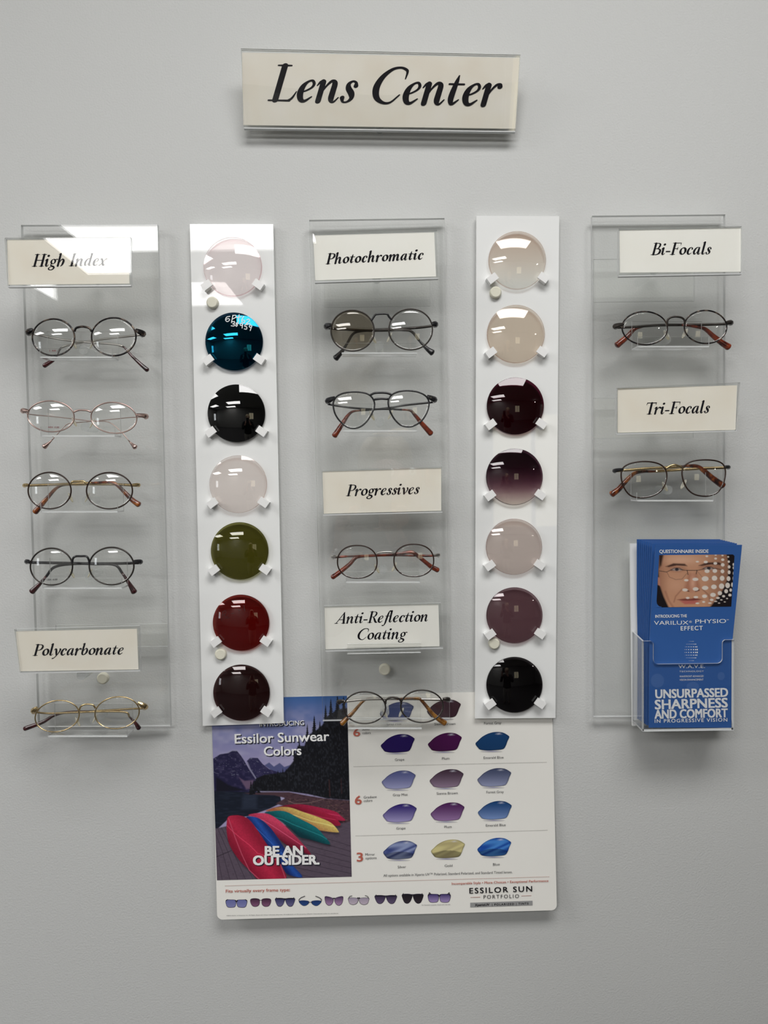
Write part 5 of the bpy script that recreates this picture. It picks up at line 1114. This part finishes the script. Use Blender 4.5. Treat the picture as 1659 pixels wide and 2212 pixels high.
for sx in (-1, 1):
    hip = vtx((sx * .082, 0, .76), .075, pel); kn = vtx((sx * .095, .015, .49), .055, hip); an = vtx((sx * .10, -.01, .09), .036, kn); hl = vtx((sx * .105, .05, .045), (.036, .03), an); vtx((sx * .115, .15, .03), (.03, .022), hl)
    sh = vtx((sx * .165, .0, 1.36), .052, up_); el = vtx((sx * .215, .10, 1.13), .040, sh)
    wr = vtx((sx * .075 - .05, .315, 1.375), .026, el); pm_ = vtx((sx * .060 - .065, .345, 1.435), (.030, .018), wr)
    for q, (dx, dz, ln) in enumerate(((.0, .028, 1.0), (.001, .010, 1.08), (.001, -.008, 1.0), (.0, -.026, .82))):   # four fingers round the edge of the phone
        b0 = (pm_x := sx * .058 - .065 + sx * .006, .362, 1.45 + dz)
        f1 = vtx(b0, .0095, pm_); f2 = vtx((b0[0] - sx * .004, .386 + .004 * ln, 1.453 + dz), .0085, f1); f3 = vtx((b0[0] - sx * .020 * ln, .403, 1.455 + dz), .0075, f2)
    t1 = vtx((sx * .040 - .06, .350, 1.452), .011, pm_); vtx((sx * .024 - .055, .357, 1.478), .0095, t1)
body = skinned('body', V, E_, Rd, SKIN, per)
# face, hair
hx, hy = px_, py_
fm = MB().ball((hx, hy + .118, 1.548), .012, 8, ((.013, 0, 0), (0, .016, 0), (0, .004, .022))).build('nose', SKIN, per)
MB().ball((hx, hy + .098, 1.508), .01, 8, ((.024, 0, 0), (0, .010, 0), (0, 0, .007))).build('mouth', LIPS, per)
for sx in (-1, 1):
    ey = MB().ball((hx + sx * .030, hy + .092, 1.572), .0115, 8).build('eye', EYE, per)
    MB().ball((hx + sx * .030, hy + .1, 1.572), .0050, 8).build('iris', IRIS, ey)
    MB().ball((hx + sx * .074, hy + .03, 1.555), .01, 8, ((.008, 0, 0), (0, .016, .004), (0, -.004, .028))).build('ear', SKIN, per)
MB().ball((hx, hy - .008, 1.605), .09, 14, ((.084, 0, 0), (0, .100, 0), (0, -.012, .094))).build('hair', HAIR, per)
tv, te, tr_ = [(px_, py_, .83), (px_, py_, .95), (px_, py_, 1.06), (px_, py_, 1.25), (px_, py_ - .01, 1.375)], [(0, 1), (1, 2), (2, 3), (3, 4)], [(.186, .146), (.172, .134), (.148, .116), (.16, .12), (.112, .088)]
for sx in (-1, 1):
    b = len(tv); tv += [(px_ + sx * .168, py_, 1.365), (px_ + sx * .215, py_ + .10, 1.13), (px_ + sx * .088 - .045, py_ + .295, 1.35)]; te += [(4, b), (b, b + 1), (b + 1, b + 2)]; tr_ += [.063, .051, .036]
skinned('black_top', tv, te, tr_, TOP, per)
lv, le, lr = [(px_, py_, .90), (px_, py_, .99)], [(0, 1)], [(.150, .118), (.142, .110)]
for sx in (-1, 1):
    b = len(lv); lv += [(px_ + sx * .080, py_, .76), (px_ + sx * .095, py_ + .015, .49), (px_ + sx * .10, py_ - .01, .11)]; le += [(0, b), (b, b + 1), (b + 1, b + 2)]; lr += [.098, .070, .056]
skinned('trousers', lv, le, lr, PANTS, per)
for sx in (-1, 1):
    skinned('shoe', [(px_ + sx * .10, py_ - .04, .05), (px_ + sx * .105, py_ + .05, .047), (px_ + sx * .115, py_ + .16, .036)], [(0, 1), (1, 2)], [(.046, .046), (.047, .043), (.043, .032)], SHOE, per, 1)
ph = thing('phone', 'dark phone held up in both hands of the person in the black top', 'phone', (-.018, -.976, 1.43))
MB().box((-.018, -.9740, 1.505), (.072, .0080, .148)).build('case', BLACK, ph)
MB().cyl((0, 0, CAM_Z), .0070, -(.970), -(.9685) if False else -.9712, 24).build('camera_lens', INK, ph)
